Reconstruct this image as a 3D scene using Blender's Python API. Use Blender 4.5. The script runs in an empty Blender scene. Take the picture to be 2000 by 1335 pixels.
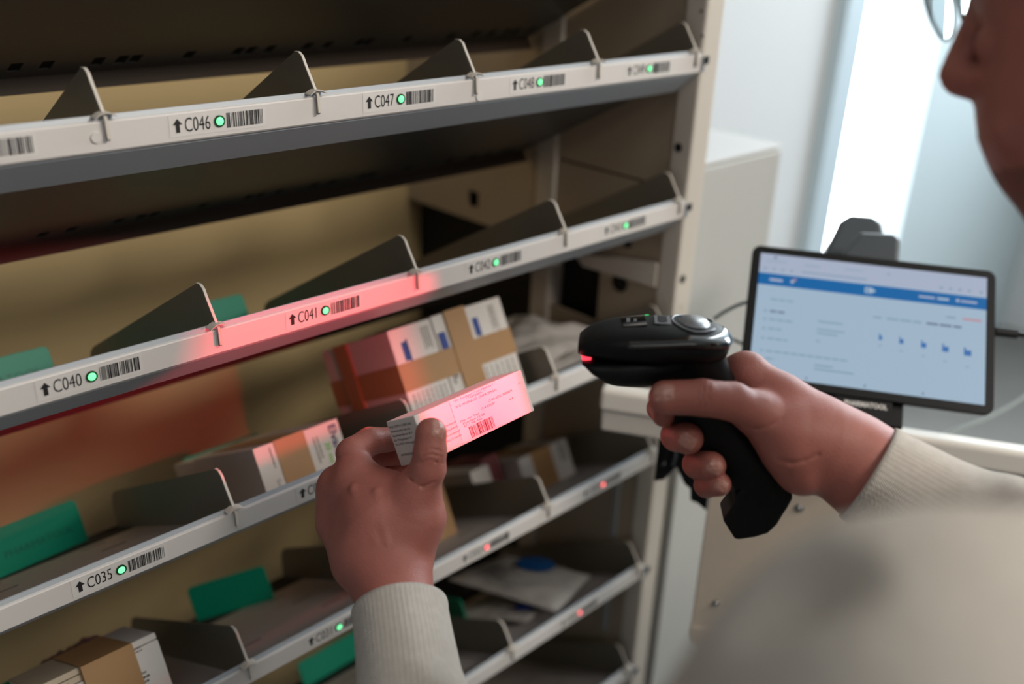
import bpy, math, random
import numpy as np
from mathutils import Vector, Matrix
random.seed(7); rng = np.random.RandomState(7)
SC = bpy.context.scene
COL = SC.collection
PI = math.pi
V = lambda *a: np.array(a, float)

# ---------------------------------------------------------------- camera
F_PX, CX, CY = 1897.76, 1000.0, 667.5
CAM = V(-0.9305, -0.6540, 0.2931)
cR = V(0.71590, -0.69720, 0.03760); cU = V(0.25860, 0.31470, 0.91330)
cR /= np.linalg.norm(cR); cU -= cU.dot(cR) * cR; cU /= np.linalg.norm(cU); cF = -np.cross(cR, cU)
def K(x, y, z):                      # metres right / up / ahead of the photographer -> world
    return CAM + cR * x + cU * y + cF * z
def P(px, py, D):                    # a sight line and a distance -> world
    return K((px - CX) / F_PX * D, -(py - CY) / F_PX * D, D)
def ray(px, py): return cF + (px - CX) / F_PX * cR - (py - CY) / F_PX * cU
def onX(px, py, X): r = ray(px, py); return CAM + r * ((X - CAM[0]) / r[0])
def onY(px, py, Y): r = ray(px, py); return CAM + r * ((Y - CAM[1]) / r[1])
cam = bpy.data.cameras.new('camera'); cam_o = bpy.data.objects.new('camera', cam); COL.objects.link(cam_o)
cam.sensor_width = 36; cam.lens = F_PX / 2000 * 36; cam.clip_start = 0.02
M = Matrix([list(cR) + [CAM[0]], list(cU) + [CAM[1]], list(-cF) + [CAM[2]], [0, 0, 0, 1]])
M = Matrix([[cR[i], cU[i], -cF[i], CAM[i]] for i in range(3)] + [[0, 0, 0, 1]])
cam_o.matrix_world = M
cam.dof.use_dof = True; cam.dof.focus_distance = 0.755; cam.dof.aperture_fstop = 2.6
SC.camera = cam_o
# ---------------------------------------------------------------- world, lamps, exposure
def s2l(c):
    c = c / 255.0
    return c / 12.92 if c <= 0.04045 else ((c + 0.055) / 1.055) ** 2.4
def rgb(r, g, b): return (s2l(r), s2l(g), s2l(b), 1.0)
W = bpy.data.worlds.new('world'); SC.world = W; W.use_nodes = True
W.node_tree.nodes['Background'].inputs[0].default_value = (0.80, 0.90, 1.0, 1)
W.node_tree.nodes['Background'].inputs[1].default_value = 0.15
SC.view_settings.view_transform = 'Standard'; SC.view_settings.look = 'None'
SC.view_settings.exposure = 0.0; SC.view_settings.gamma = 1.0; SC.view_settings.use_curve_mapping = False
def area(name, loc, target, sx, sy, power, col, spread=PI):
    l = bpy.data.lights.new(name, 'AREA'); l.shape = 'RECTANGLE'; l.size = sx; l.size_y = sy
    l.energy = power; l.color = col; l.spread = spread
    o = bpy.data.objects.new(name, l); COL.objects.link(o); o.location = loc
    o.rotation_euler = (Vector(target) - Vector(loc)).to_track_quat('-Z', 'Y').to_euler()
    o['kind'] = 'structure'
    return o
area('ceiling_lamp_light', (0.10, -1.85, 1.30), (-0.4, 0.0, -0.15), 1.2, 0.35, 34.0, (1.0, 0.93, 0.84))
area('side_fill_light', (2.7, -0.25, 0.80), (-0.4, -0.3, -0.1), 1.3, 1.1, 60.0, (0.84, 0.93, 1.0))  # cool fill added from the right, no window stands there
area('ceiling_lamp_light', (-1.25, -1.0, 1.40), (-0.9, -0.6, -0.2), 0.9, 0.3, 3.2, (1.0, 0.95, 0.88))

# ---------------------------------------------------------------- materials
MATS = {}
def mat(name, col, rough=0.5, metal=0.0, bump=0.0, bscale=60.0, var=0.0, vscale=12.0, emit=None, estr=0.0,
        sss=0.0, coat=0.0, kind='noise', spec=0.5, trans=0.0, stretch=(1, 1, 1)):
    if name in MATS: return MATS[name]
    m = bpy.data.materials.new(name); m.use_nodes = True; nt = m.node_tree; b = nt.nodes['Principled BSDF']
    b.inputs['Base Color'].default_value = col; b.inputs['Roughness'].default_value = rough
    b.inputs['Metallic'].default_value = metal; b.inputs['Specular IOR Level'].default_value = spec
    b.inputs['Coat Weight'].default_value = coat
    b.inputs['Transmission Weight'].default_value = trans
    if sss:
        b.inputs['Subsurface Weight'].default_value = sss; b.inputs['Subsurface Radius'].default_value = (1, .35, .2)
        b.inputs['Subsurface Scale'].default_value = 0.004
    if emit:
        b.inputs['Emission Color'].default_value = emit; b.inputs['Emission Strength'].default_value = estr
    tc = nt.nodes.new('ShaderNodeTexCoord'); mp = nt.nodes.new('ShaderNodeMapping')
    nt.links.new(tc.outputs['Object'], mp.inputs[0]); mp.inputs['Scale'].default_value = stretch
    if var:
        n = nt.nodes.new('ShaderNodeTexNoise'); n.inputs['Scale'].default_value = vscale; n.inputs['Detail'].default_value = 4
        nt.links.new(mp.outputs[0], n.inputs['Vector'])
        mx = nt.nodes.new('ShaderNodeMix'); mx.data_type = 'RGBA'
        mx.inputs[6].default_value = tuple(c * (1 - var) for c in col[:3]) + (1,)
        mx.inputs[7].default_value = tuple(min(1, c * (1 + var)) for c in col[:3]) + (1,)
        nt.links.new(n.outputs['Fac'], mx.inputs[0]); nt.links.new(mx.outputs[2], b.inputs['Base Color'])
    if bump:
        if kind == 'wave':
            n = nt.nodes.new('ShaderNodeTexWave'); n.inputs['Scale'].default_value = bscale; n.inputs['Distortion'].default_value = 1.5
            n.inputs['Detail'].default_value = 2
        elif kind == 'voronoi':
            n = nt.nodes.new('ShaderNodeTexVoronoi'); n.inputs['Scale'].default_value = bscale
        else:
            n = nt.nodes.new('ShaderNodeTexNoise'); n.inputs['Scale'].default_value = bscale; n.inputs['Detail'].default_value = 3
        nt.links.new(mp.outputs[0], n.inputs['Vector'])
        bp = nt.nodes.new('ShaderNodeBump'); bp.inputs['Strength'].default_value = bump; bp.inputs['Distance'].default_value = 0.002
        nt.links.new(n.outputs[0], bp.inputs['Height']); nt.links.new(bp.outputs[0], b.inputs['Normal'])
    MATS[name] = m; return m
m_rail = mat('white_label_rail', rgb(214, 208, 203), 0.45, var=0.03)
m_lip = mat('grey_rail_lip', rgb(168, 173, 178), 0.4)
m_sticker = mat('label_paper', rgb(217, 212, 207), 0.5)
m_ink = mat('black_ink', rgb(30, 27, 26), 0.6)
m_tray = mat('painted_tray_metal', rgb(92, 92, 88), 0.36, metal=0.2, bump=0.05, bscale=200, var=0.05)  # kept dark for the shade under the shelves
m_edge = mat('shaded_lip_brown', rgb(70, 54, 40), 0.5)  # tray lip tinted dark brown for the shade and beige reflection there
m_div = mat('grey_divider_metal', rgb(116, 110, 98), 0.42, metal=0.15, bump=0.1, bscale=300, var=0.05)
m_traytop = mat('lit_grey_tray_top', rgb(176, 168, 164), 0.55, bump=0.1, bscale=150, var=0.04)  # light on the tray top put into a paler colour
m_post = mat('beige_post_metal', rgb(205, 196, 184), 0.45, var=0.03, vscale=3)
m_panel = mat('beige_side_panel', rgb(176, 160, 138), 0.55, var=0.04, vscale=4)
m_back = mat('ochre_back_panel', rgb(198, 173, 126), 0.6, var=0.07, vscale=3, bump=0.1, bscale=20)
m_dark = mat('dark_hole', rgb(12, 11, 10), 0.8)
m_ledring = mat('green_led_ring', rgb(14, 60, 30), 0.25)
m_ledringr = mat('red_led_ring', rgb(90, 26, 24), 0.3)
m_led = mat('green_led_lens', rgb(60, 200, 110), 0.2, emit=(0.22, 1.0, 0.42, 1), estr=1.3)
m_ledr = mat('red_led_lens', rgb(230, 80, 80), 0.2, emit=(1.0, 0.16, 0.16, 1), estr=2.2)
m_black = mat('black_plastic', rgb(7, 7, 8), 0.5, bump=0.1, bscale=900, spec=0.25)
m_gloss = mat('glossy_black_plastic', rgb(9, 9, 9), 0.12, coat=0.6)
m_white = mat('white_carton', rgb(214, 207, 200), 0.5, var=0.02)
m_cream = mat('cream_carton_edge', rgb(200, 184, 160), 0.6)
m_tape = mat('brown_packing_tape', rgb(168, 128, 84), 0.42, var=0.08, vscale=30)
m_card = mat('cardboard', rgb(150, 116, 78), 0.7, var=0.08, vscale=20)
m_green = mat('green_plastic_plate', rgb(0, 142, 112), 0.45, spec=0.4)
m_greend = mat('dark_green_print', rgb(0, 98, 80), 0.5)
m_blue = mat('blue_print', rgb(26, 58, 138), 0.5)
m_sky = mat('bright_blue_print', rgb(20, 96, 170), 0.4)
m_purple = mat('purple_print', rgb(62, 48, 96), 0.5)
m_lime = mat('lime_print', rgb(120, 190, 60), 0.5)
m_bag = mat('glossy_plastic_bag', rgb(196, 190, 184), 0.3, bump=0.6, bscale=25, var=0.1, vscale=20)
m_wall = mat('white_wall_paint', rgb(214, 216, 216), 0.7, bump=0.05, bscale=80, var=0.02, vscale=2)
m_bluewall = mat('pale_blue_grey_wall', rgb(196, 210, 214), 0.4, var=0.02, vscale=2)
m_frame = mat('grey_blue_window_frame', rgb(196, 212, 220), 0.35)
m_pane = mat('frosted_daylit_pane', rgb(240, 244, 246), 0.2, emit=(0.93, 0.98, 1.0, 1), estr=8.0)
m_reveal = mat('glowing_pale_reveal', rgb(220, 234, 240), 0.2, emit=(0.80, 0.91, 0.97, 1), estr=0.95)  # window reveal given its own glow for the daylight on it
m_floor = mat('grey_vinyl_floor', rgb(110, 108, 104), 0.5, var=0.1, vscale=6)
m_cab = mat('white_cabinet_laminate', rgb(188, 187, 182), 0.45, var=0.02)
m_desk = mat('white_desk_rim', rgb(222, 216, 206), 0.42, var=0.02)
m_deskp = mat('taupe_desk_panel', rgb(206, 192, 174), 0.5, var=0.03, vscale=3)
m_steel = mat('bright_steel', rgb(190, 190, 190), 0.25, metal=1.0)
m_cable = mat('grey_cable', rgb(150, 160, 160), 0.5)
m_dev = mat('dark_grey_device', rgb(62, 68, 72), 0.4)
m_skin = mat('skin', rgb(166, 100, 88), 0.5, sss=0.10, bump=0.22, bscale=800, var=0.16, vscale=45)
m_nail = mat('fingernail', rgb(182, 128, 115), 0.3, coat=0.3)
m_beardshade = mat('beard_and_shade', rgb(132, 82, 72), 0.75, bump=0.6, bscale=500)  # short beard, with shade on the lower face mixed into its tone
m_hair = mat('dark_brown_hair', rgb(42, 30, 24), 0.6, bump=0.8, bscale=260)
m_sweat = mat('light_grey_sweatshirt', rgb(206, 198, 188), 0.9, bump=0.5, bscale=420, kind='wave', var=0.13, vscale=170, spec=0.1)
m_trouser = mat('dark_trousers', rgb(40, 42, 50), 0.9)
m_screen = mat('screen_white', rgb(20, 20, 22), 0.15, emit=(0.52, 0.70, 0.88, 1), estr=0.62)
m_scrtop = mat('screen_lavender_bar', rgb(20, 20, 22), 0.15, emit=(0.58, 0.66, 0.86, 1), estr=0.62)
m_scrblue = mat('screen_blue_bar', rgb(10, 20, 30), 0.15, emit=(0.0, 0.15, 0.46, 1), estr=0.72)
m_scrink = mat('screen_grey_text', rgb(20, 20, 22), 0.15, emit=(0.36, 0.52, 0.70, 1), estr=0.6)
m_scrdark = mat('screen_dark_text', rgb(10, 10, 12), 0.15, emit=(0.18, 0.25, 0.38, 1), estr=0.6)
m_scrmid = mat('screen_blue_icon', rgb(10, 20, 30), 0.15, emit=(0.05, 0.20, 0.55, 1), estr=0.7)
m_scrred = mat('screen_red_mark', rgb(30, 10, 10), 0.15, emit=(0.75, 0.40, 0.48, 1), estr=0.6)
m_redwin = mat('red_scan_window', rgb(60, 5, 8), 0.1, emit=(1.0, 0.04, 0.07, 1), estr=2.2)
m_greenled = mat('scanner_green_led', rgb(10, 60, 20), 0.2, emit=(0.05, 0.8, 0.2, 1), estr=0.8)
m_silver = mat('silver_print', rgb(150, 152, 156), 0.3, metal=0.4)
m_glass = mat('spectacle_lens', (0.85, 0.97, 0.97, 1), 0.02, trans=1.0)
m_glass.node_tree.nodes['Principled BSDF'].inputs['IOR'].default_value = 1.03
m_rimm = mat('spectacle_rim', rgb(120, 150, 150), 0.3, metal=0.6)

# ---------------------------------------------------------------- object helpers
class MB:
    """collects polygons, several materials, one mesh object"""
    def __init__(s): s.v = []; s.f = []; s.mi = []; s.mats = []; s.smooth = []
    def midx(s, m):
        if m not in s.mats: s.mats.append(m)
        return s.mats.index(m)
    def add(s, vs, fs, m, smooth=False):
        o = len(s.v); s.v += [tuple(map(float, p)) for p in vs]; k = s.midx(m)
        for f in fs: s.f.append(tuple(i + o for i in f)); s.mi.append(k); s.smooth.append(smooth)
        return s
    def box(s, o, ex, ey, ez, m):
        o, ex, ey, ez = map(np.asarray, (o, ex, ey, ez))
        vs = [o, o + ex, o + ex + ey, o + ey, o + ez, o + ex + ez, o + ex + ey + ez, o + ey + ez]
        fs = [(0, 3, 2, 1), (4, 5, 6, 7), (0, 1, 5, 4), (1, 2, 6, 5), (2, 3, 7, 6), (3, 0, 4, 7)]
        if np.dot(np.cross(ex, ey), ez) < 0: fs = [f[::-1] for f in fs]
        return s.add(vs, fs, m)
    def aabb(s, x0, x1, y0, y1, z0, z1, m): return s.box((x0, y0, z0), (x1 - x0, 0, 0), (0, y1 - y0, 0), (0, 0, z1 - z0), m)
    def quad(s, o, ex, ey, m):
        o, ex, ey = map(np.asarray, (o, ex, ey)); return s.add([o, o + ex, o + ex + ey, o + ey], [(0, 1, 2, 3)], m)
    def prism(s, poly, o, ex, ey, ez, m, smooth=False):
        """poly (u,v) in plane ex,ey, extruded along ez"""
        o, ex, ey, ez = map(np.asarray, (o, ex, ey, ez)); n = len(poly)
        a = [o + ex * u + ey * w for u, w in poly]; b = [p + ez for p in a]
        ar = sum(poly[i][0] * poly[(i + 1) % n][1] - poly[(i + 1) % n][0] * poly[i][1] for i in range(n))
        flip = (np.dot(np.cross(ex, ey), ez) < 0) != (ar < 0)
        fs = [tuple(range(n))[::-1], tuple(range(n, 2 * n))] + [(i, (i + 1) % n, n + (i + 1) % n, n + i) for i in range(n)]
        if flip: fs = [f[::-1] for f in fs]
        return s.add(a + b, fs, m, smooth)
    def poly(s, pts, m): return s.add(pts, [tuple(range(len(pts)))], m)
    def cyl(s, c, ax, r, h, m, n=24, r2=None, smooth=True):
        c = np.asarray(c, float); ax = np.asarray(ax, float); ax = ax / np.linalg.norm(ax); u, w = perp(ax); r2 = r if r2 is None else r2
        ring = [(math.cos(2 * PI * i / n), math.sin(2 * PI * i / n)) for i in range(n)]
        vs = [c + (u * a + w * b) * r for a, b in ring] + [c + ax * h + (u * a + w * b) * r2 for a, b in ring]
        s.add(vs, [(i, (i + 1) % n, n + (i + 1) % n, n + i) for i in range(n)], m, smooth)
        s.add(vs, [tuple(range(n))[::-1], tuple(range(n, 2 * n))], m); return s
    def dome(s, c, ax, r, h, m, n=20, k=5):
        c = np.asarray(c, float); ax = np.asarray(ax, float) / np.linalg.norm(ax); u, w = perp(ax); vs = []; fs = []
        for j in range(k):
            t = j / k * PI / 2
            for i in range(n):
                a = 2 * PI * i / n; vs.append(c + (u * math.cos(a) + w * math.sin(a)) * r * math.cos(t) + ax * h * math.sin(t))
        vs.append(c + ax * h)
        for j in range(k - 1):
            for i in range(n): fs.append((j * n + i, j * n + (i + 1) % n, (j + 1) * n + (i + 1) % n, (j + 1) * n + i))
        for i in range(n): fs.append(((k - 1) * n + i, (k - 1) * n + (i + 1) % n, k * n))
        return s.add(vs, fs, m, True)
    def tube(s, pts, r, m, n=10):
        pts = [np.asarray(p, float) for p in pts]; pts = smooth_path(pts); vs = []; fs = []; prev = None
        for i, p in enumerate(pts):
            t = pts[min(i + 1, len(pts) - 1)] - pts[max(i - 1, 0)]; t /= np.linalg.norm(t) + 1e-12
            if prev is None: u, w = perp(t)
            else: u = prev - t * prev.dot(t); u /= np.linalg.norm(u); w = np.cross(t, u)
            prev = u
            vs += [p + (u * math.cos(2 * PI * k / n) + w * math.sin(2 * PI * k / n)) * r for k in range(n)]
        for i in range(len(pts) - 1):
            for k in range(n): fs.append((i * n + k, i * n + (k + 1) % n, (i + 1) * n + (k + 1) % n, (i + 1) * n + k))
        fs += [tuple(range(n))[::-1], tuple(range((len(pts) - 1) * n, len(pts) * n))]
        return s.add(vs, fs, m, True)
    def build(s, name, parent=None, bevel=0, segs=2, origin=None, weld=False):
        me = bpy.data.meshes.new(name)
        base = np.zeros(3) if origin is None else np.asarray(origin, float)
        if parent is not None: base = WORLD[parent.name]
        me.from_pydata([tuple(np.asarray(p) - base) for p in s.v], [], s.f)
        for m in s.mats: me.materials.append(m)
        me.polygons.foreach_set('material_index', s.mi); me.polygons.foreach_set('use_smooth', s.smooth); me.update()
        o = bpy.data.objects.new(name, me); COL.objects.link(o)
        WORLD[o.name] = base
        if parent is not None: o.parent = parent
        else: o.location = tuple(base)
        if bevel:
            b = o.modifiers.new('bevel', 'BEVEL'); b.width = bevel; b.segments = segs; b.limit_method = 'ANGLE'; b.angle_limit = 0.6
        return o
WORLD = {}
def perp(a):
    h = V(0, 0, 1) if abs(a[2]) < 0.9 else V(1, 0, 0)
    u = np.cross(h, a); u /= np.linalg.norm(u); return u, np.cross(a, u)
def smooth_path(pts, sub=6):
    if len(pts) < 3: return pts
    out = []; q = [2 * pts[0] - pts[1]] + pts + [2 * pts[-1] - pts[-2]]
    for i in range(1, len(q) - 2):
        for k in range(sub):
            t = k / sub; a, b, c, d = q[i - 1:i + 3]
            out.append(0.5 * ((2 * b) + (c - a) * t + (2 * a - 5 * b + 4 * c - d) * t * t + (-a + 3 * b - 3 * c + d) * t ** 3))
    out.append(pts[-1]); return out
def tag(o, label=None, cat=None, group=None, kind=None):
    if label: o['label'] = label
    if cat: o['category'] = cat
    if group: o['group'] = group
    if kind: o['kind'] = kind
    return o
def thing(name, loc, label, cat, group=None):
    o = bpy.data.objects.new(name, None); COL.objects.link(o); o.location = tuple(loc); o.empty_display_size = 0.02
    WORLD[o.name] = np.asarray(loc, float); return tag(o, label, cat, group)
TXT = {}
def text2d(s, bold=0.0):
    """triangulated outline of a string, cap height about 1, starting at x=0"""
    if (s, bold) in TXT: return TXT[(s, bold)]
    c = bpy.data.curves.new('t', 'FONT'); c.body = s; c.size = 1.0; c.resolution_u = 3; c.offset = bold
    o = bpy.data.objects.new('t', c); COL.objects.link(o); bpy.context.view_layer.update()
    me = o.to_mesh(); vs = [(v.co.x / 0.69, v.co.y / 0.69) for v in me.vertices]; fs = [tuple(p.vertices) for p in me.polygons]
    o.to_mesh_clear(); bpy.data.objects.remove(o); bpy.data.curves.remove(c)
    x0 = min([p[0] for p in vs], default=0); vs = [(x - x0, y) for x, y in vs]
    TXT[(s, bold)] = (vs, fs); return vs, fs
def put_text(mb, s, o, ex, ey, height, m, width=None, condense=1.0, bold=0.0, lift=0.0003):
    """text on the plane o + ex*u + ey*v (unit vectors); width forces the total width"""
    vs, fs = text2d(s, bold); ex = np.asarray(ex); ey = np.asarray(ey); n = np.cross(ex, ey) * lift
    w = max(p[0] for p in vs) * height; k = width / w if width else condense
    mb.add([np.asarray(o) + ex * (x * height * k) + ey * (y * height) + n for x, y in vs], fs, m)
def put_bars(mb, o, ex, ey, w, h, m, seed, lift=0.0003, n=26):
    r = random.Random(seed); ex = np.asarray(ex); ey = np.asarray(ey); nn = np.cross(ex, ey) * lift
    ws = [r.choice([1, 1, 2, 3]) for _ in range(2 * n + 1)]; tot = sum(ws); x = 0
    for i, q in enumerate(ws):
        if i % 2 == 0: mb.quad(np.asarray(o) + nn + ex * (x / tot * w), ex * (q / tot * w), ey * h, m)
        x += q

# ---------------------------------------------------------------- room
X_, Y_, Z_ = V(1, 0, 0), V(0, 1, 0), V(0, 0, 1)
FLOOR = -1.22
tag(MB().aabb(-2.2, 3.2, -2.4, 0.8, FLOOR - 0.05, FLOOR, m_floor).build('floor'), kind='structure')
tag(MB().aabb(-2.2, 3.2, -2.4, 0.8, 1.45, 1.5, m_wall).build('ceiling'), kind='structure')
WY = 0.56
def wx(px): return onY(px, 245, WY)[0]
wx0, wx1, wx2, wx3 = wx(1597), wx(1634), wx(1752), wx(1800)
wl = MB().aabb(0.05, wx0, WY, WY + 0.08, FLOOR, 1.45, m_wall); tag(wl.build('wall_back'), kind='structure')
wl = MB().aabb(wx3, 3.2, WY, WY + 0.08, FLOOR, 1.45, m_bluewall); tag(wl.build('wall_right'), kind='structure')
wf = MB().aabb(wx0, wx1, WY - 0.03, WY + 0.08, FLOOR, 1.45, m_frame)
wf.aabb(wx2, wx3, WY + 0.0, WY + 0.08, FLOOR, 1.45, m_reveal)
win = tag(wf.build('window_1', bevel=0.002), kind='structure')
tag(MB().aabb(wx1, wx2, WY + 0.03, WY + 0.04, FLOOR, 1.45, m_pane).build('window_pane', win), 'bright frosted daylit pane')
tag(MB().aabb(3.2, 3.25, -2.4, 0.8, FLOOR, 1.45, m_wall).build('wall_end'), kind='structure')

# low white cabinet to the right of the rack
t = thing('low_cabinet', (0.18, 0.25, FLOOR), 'low white laminate cabinet standing just right of the shelving rack', 'cabinet')
c = MB().aabb(0.056, 0.302, 0.055, WY - 0.005, FLOOR, 0.001, m_cab); c.build('body', t, bevel=0.002)
c = MB().aabb(0.054, 0.31, 0.0525, WY - 0.004, 0.001, 0.005, m_wall); c.build('top', t, bevel=0.0015)
c = MB().aabb(0.062, 0.300, 0.048, 0.054, FLOOR + 0.08, -0.002, m_cab); c.build('door', t, bevel=0.002)
tag(MB().aabb(0.0615, 0.066, -0.004, 0.04, FLOOR, -0.30, m_cab).build('trim_1', bevel=0.001), kind='structure')

# ---------------------------------------------------------------- shelving rack
RAILZ = [0.2940, 0.1453, -0.0244, -0.1941, -0.3637, -0.5518, -0.735]
NB = [6, 6, 5, 5, 5, 4, 4]
TAN = 0.5415; TH = math.atan(TAN); CS, SN = math.cos(TH), math.sin(TH)
XL, XR = -1.0, 0.0107
def S(i, X, d, h):                    # point in the frame of sloping shelf i
    return V(X, d * CS + h * SN, RAILZ[i] - 0.003 - d * SN + h * CS)
Sd, Sh = V(0, CS, -SN), V(0, SN, CS)
rack = thing('shelving_rack', (-0.5, 0.26, FLOOR), 'tall beige metal pharmacy rack that carries the sloping white-railed shelves', 'shelving rack')
BY = 0.53
p = MB().aabb(0.012, 0.046, 0.0, 0.030, FLOOR, 0.95, m_post)
for px, py in ((1333, 545), (1325, 288), (1330, 600), (1370, 22), (1372, 70)):
    q = onX(px, py, 0.012) if onX(px, py, 0.012)[1] > 0 else onY(px, py, 0.0)
    big = 0.0055 if py in (545, 288) else 0.0016
    if q[1] > 0.001: p.cyl((0.0121, q[1], q[2]), (-1, 0, 0), big, 0.0006, m_dark, 14)
    else: p.cyl((q[0], 0.0001, q[2]), (0, -1, 0), big, 0.0006, m_dark if big > .003 else m_panel, 14)
p.build('post', rack, bevel=0.003)
MB().aabb(0.012, 0.046, 0.215, 0.250, FLOOR, 0.95, m_post).build('post', rack, bevel=0.003)
MB().aabb(XL - 0.046, XL - 0.012, 0.0, 0.030, FLOOR, 0.95, m_post).build('post', rack, bevel=0.003)
MB().aabb(XL - 0.06, 0.046, BY, BY + 0.012, FLOOR, 0.95, m_back).build('back_panel', rack)
# side panel with its cut-outs, seen from inside the bins
def grid_panel(x0, x1, ys, zs, holes, m):
    b = MB()
    for i in range(len(ys) - 1):
        for j in range(len(zs) - 1):
            ym, zm = (ys[i] + ys[i + 1]) / 2, (zs[j] + zs[j + 1]) / 2
            if any(a < ym < c_ and e < zm < g for a, c_, e, g in holes): continue
            b.aabb(x0, x1, ys[i], ys[i + 1], zs[j], zs[j + 1], m)
    return b
hol = [(0.365, 0.387, -0.110, -0.086), (0.127, 0.2149, -0.214, -0.131), (0.2501, 0.529, FLOOR, -0.131), (0.035, 0.212, -0.0085, -0.0055)]
ys = [0.0301, 0.035, 0.127, 0.212, 0.2149]; zs = [FLOOR, -0.214, -0.131, -0.0085, -0.0055, 0.95]
b = grid_panel(0.017, 0.021, ys, zs, hol, m_panel)
ys2 = [0.2501, 0.365, 0.387, BY]; zs2 = [-0.131, -0.110, -0.086, 0.95]
b2 = grid_panel(0.013, 0.017, ys2, zs2, hol, m_panel)
b.build('side_panel', rack); b2.build('rear_side_panel', rack)
MB().aabb(0.040, 0.045, 0.031, BY, FLOOR, 0.95, m_dark).build('dark_void_backing', rack)  # dark sheet added so the openings in the side look black
b = MB().prism([(0.031, -0.102), (0.031, -0.134), (0.152, -0.140), (0.165, -0.130), (0.150, -0.122)], (0.0095, 0, 0), Y_, Z_, (0.006, 0, 0), m_post)
b.build('side_bracket', rack, bevel=0.001)
b = MB().cyl((0.0165, 0.092, -0.147), (-1, 0, 0), 0.0125, 0.0012, m_dark, 24); b.build('cable_hole', rack); b = MB(); b.cyl((0.0165, 0.085, -0.090), (-1, 0, 0), 0.007, 0.0012, m_dark, 20)
b.build('cable_hole', rack)
b = MB().aabb(0.012, 0.0165, 0.058, 0.066, -0.530, -0.40, m_lip); b.build('side_strip', rack, bevel=0.001)
b = MB().aabb(0.012, 0.0165, 0.058, 0.066, -0.700, -0.585, m_lip); b.build('side_strip', rack, bevel=0.001)
b = MB(); b.dome((0.0165, 0.206, -0.150), (-1, 0, 0), 0.006, 0.004, m_sticker); b.build('cable_stud', rack)

HX = [-.636, -.61, -.565, -.543, -.53, -.477, -.425, -.411, -.389, -.344, -.319, -.277, -.265, -.211, -.146, -.106, -.080, -.054, -.038, -.011]
HX = sorted(HX + [-1 - x for x in HX if -1 - x < -.66])
def make_tray():
    """local frame: x along rail, origin on rail centre at x=0; sheet slopes down to the back"""
    b = MB(); T = 0.0014; pt = lambda X, d, h: V(X, d * CS + h * SN, -0.003 - d * SN + h * CS)
    d0, dh0, dh1, d1 = 0.004, 0.274, 0.293, 0.310
    b.box(pt(XL, d0, -T), pt(XR, d0, -T) - pt(XL, d0, -T), Sd * (dh0 - d0), Sh * T, m_tray)
    b.box(pt(XL, dh1, -T), pt(XR, dh1, -T) - pt(XL, dh1, -T), Sd * (d1 - dh1), Sh * T, m_tray)
    xs = [XL] + sum([[x - 0.0053, x + 0.0053] for x in HX], []) + [XR]
    for i in range(0, len(xs), 2):
        if xs[i + 1] > xs[i]: b.box(pt(xs[i], dh0, -T), X_ * (xs[i + 1] - xs[i]), Sd * (dh1 - dh0), Sh * T, m_tray)
    b.box(pt(XL, d1, -0.016), X_ * (XR - XL), Sd * T, Sh * 0.020, m_edge)          # back lip
    b.prism([(0.0042, -0.0128), (0.0042, -0.0140), (0.0320, -0.0375), (0.0345, -0.0360), (0.0345, -0.0225)], (XL, 0, 0), Y_, Z_, X_ * (XR - XL), m_lip)    # folded front hem
    b.box(pt(XL, 0.012, 0.0), X_ * (XR - XL), Sd * 0.249, Sh * 0.0004, m_traytop)          # tray top coloured lighter as the lit side, no separate sheet meant
    b.box(pt(XL, 0.262, 0.0001), X_ * (XR - XL), Sd * 0.044, Sh * 0.0008, m_dark)      # dark strip added so the hook slots look black from below
    for k in range(1, 10):                                                             # divider slots in the sheet
        for dd in (0.10, 0.17, 0.235):
            b.box(pt(-k * 0.1 + 0.05 - 0.012, dd, 0.0), X_ * 0.024, Sd * 0.0016, Sh * 0.0008, m_dark)
    return b
def make_rail():
    b = MB()
    prof = [(0.0, -0.0105), (0.0, 0.0080), (0.0006, 0.0090), (0.0022, 0.0094), (0.0036, 0.0126), (0.0048, 0.0126), (0.0046, -0.0042),
            (0.0100, -0.0062), (0.0100, -0.0150), (0.0040, -0.0140), (0.0036, -0.0125), (0.0012, -0.0118)]
    n = len(prof); z = [V(XL, y, zz) for y, zz in prof]; w = [q + X_ * (XR - XL) for q in z]
    for i in range(n):
        m = m_rail if i in (0, 1, 2, 10, 11) else m_lip
        b.add([z[i], w[i], w[(i + 1) % n], z[(i + 1) % n]], [(3, 2, 1, 0)], m)
    b.add(w, [tuple(range(n))], m_lip); b.add(z, [tuple(range(n))[::-1]], m_lip)
    return b
tray_me = rail_me = None
ROWTXT = {1: ['C049', 'C048', 'C047', 'C046', 'C045', 'C044'], 2: ['C043', 'C042', 'C041', 'C040', 'C039'],
          3: ['C038', 'C037', 'C036', 'C035', 'C034'], 4: ['C033', 'C032', 'C031', 'C030', 'C029'],
          5: ['C028', 'C027', 'C026', 'C025'], 6: ['C024', 'C023', 'C022', 'C021'], 0: []}
RED = {'C033', 'C032', 'C028', 'C027', 'C024'}
rowname = ['highest one, cropped by the picture top', 'carrying bins C046 to C049', 'carrying bins C040 to C043',
           'carrying bins C035 and C036', 'carrying bin C031', 'holding the blue-oval bag',
           'lowest at the bottom right']
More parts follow.
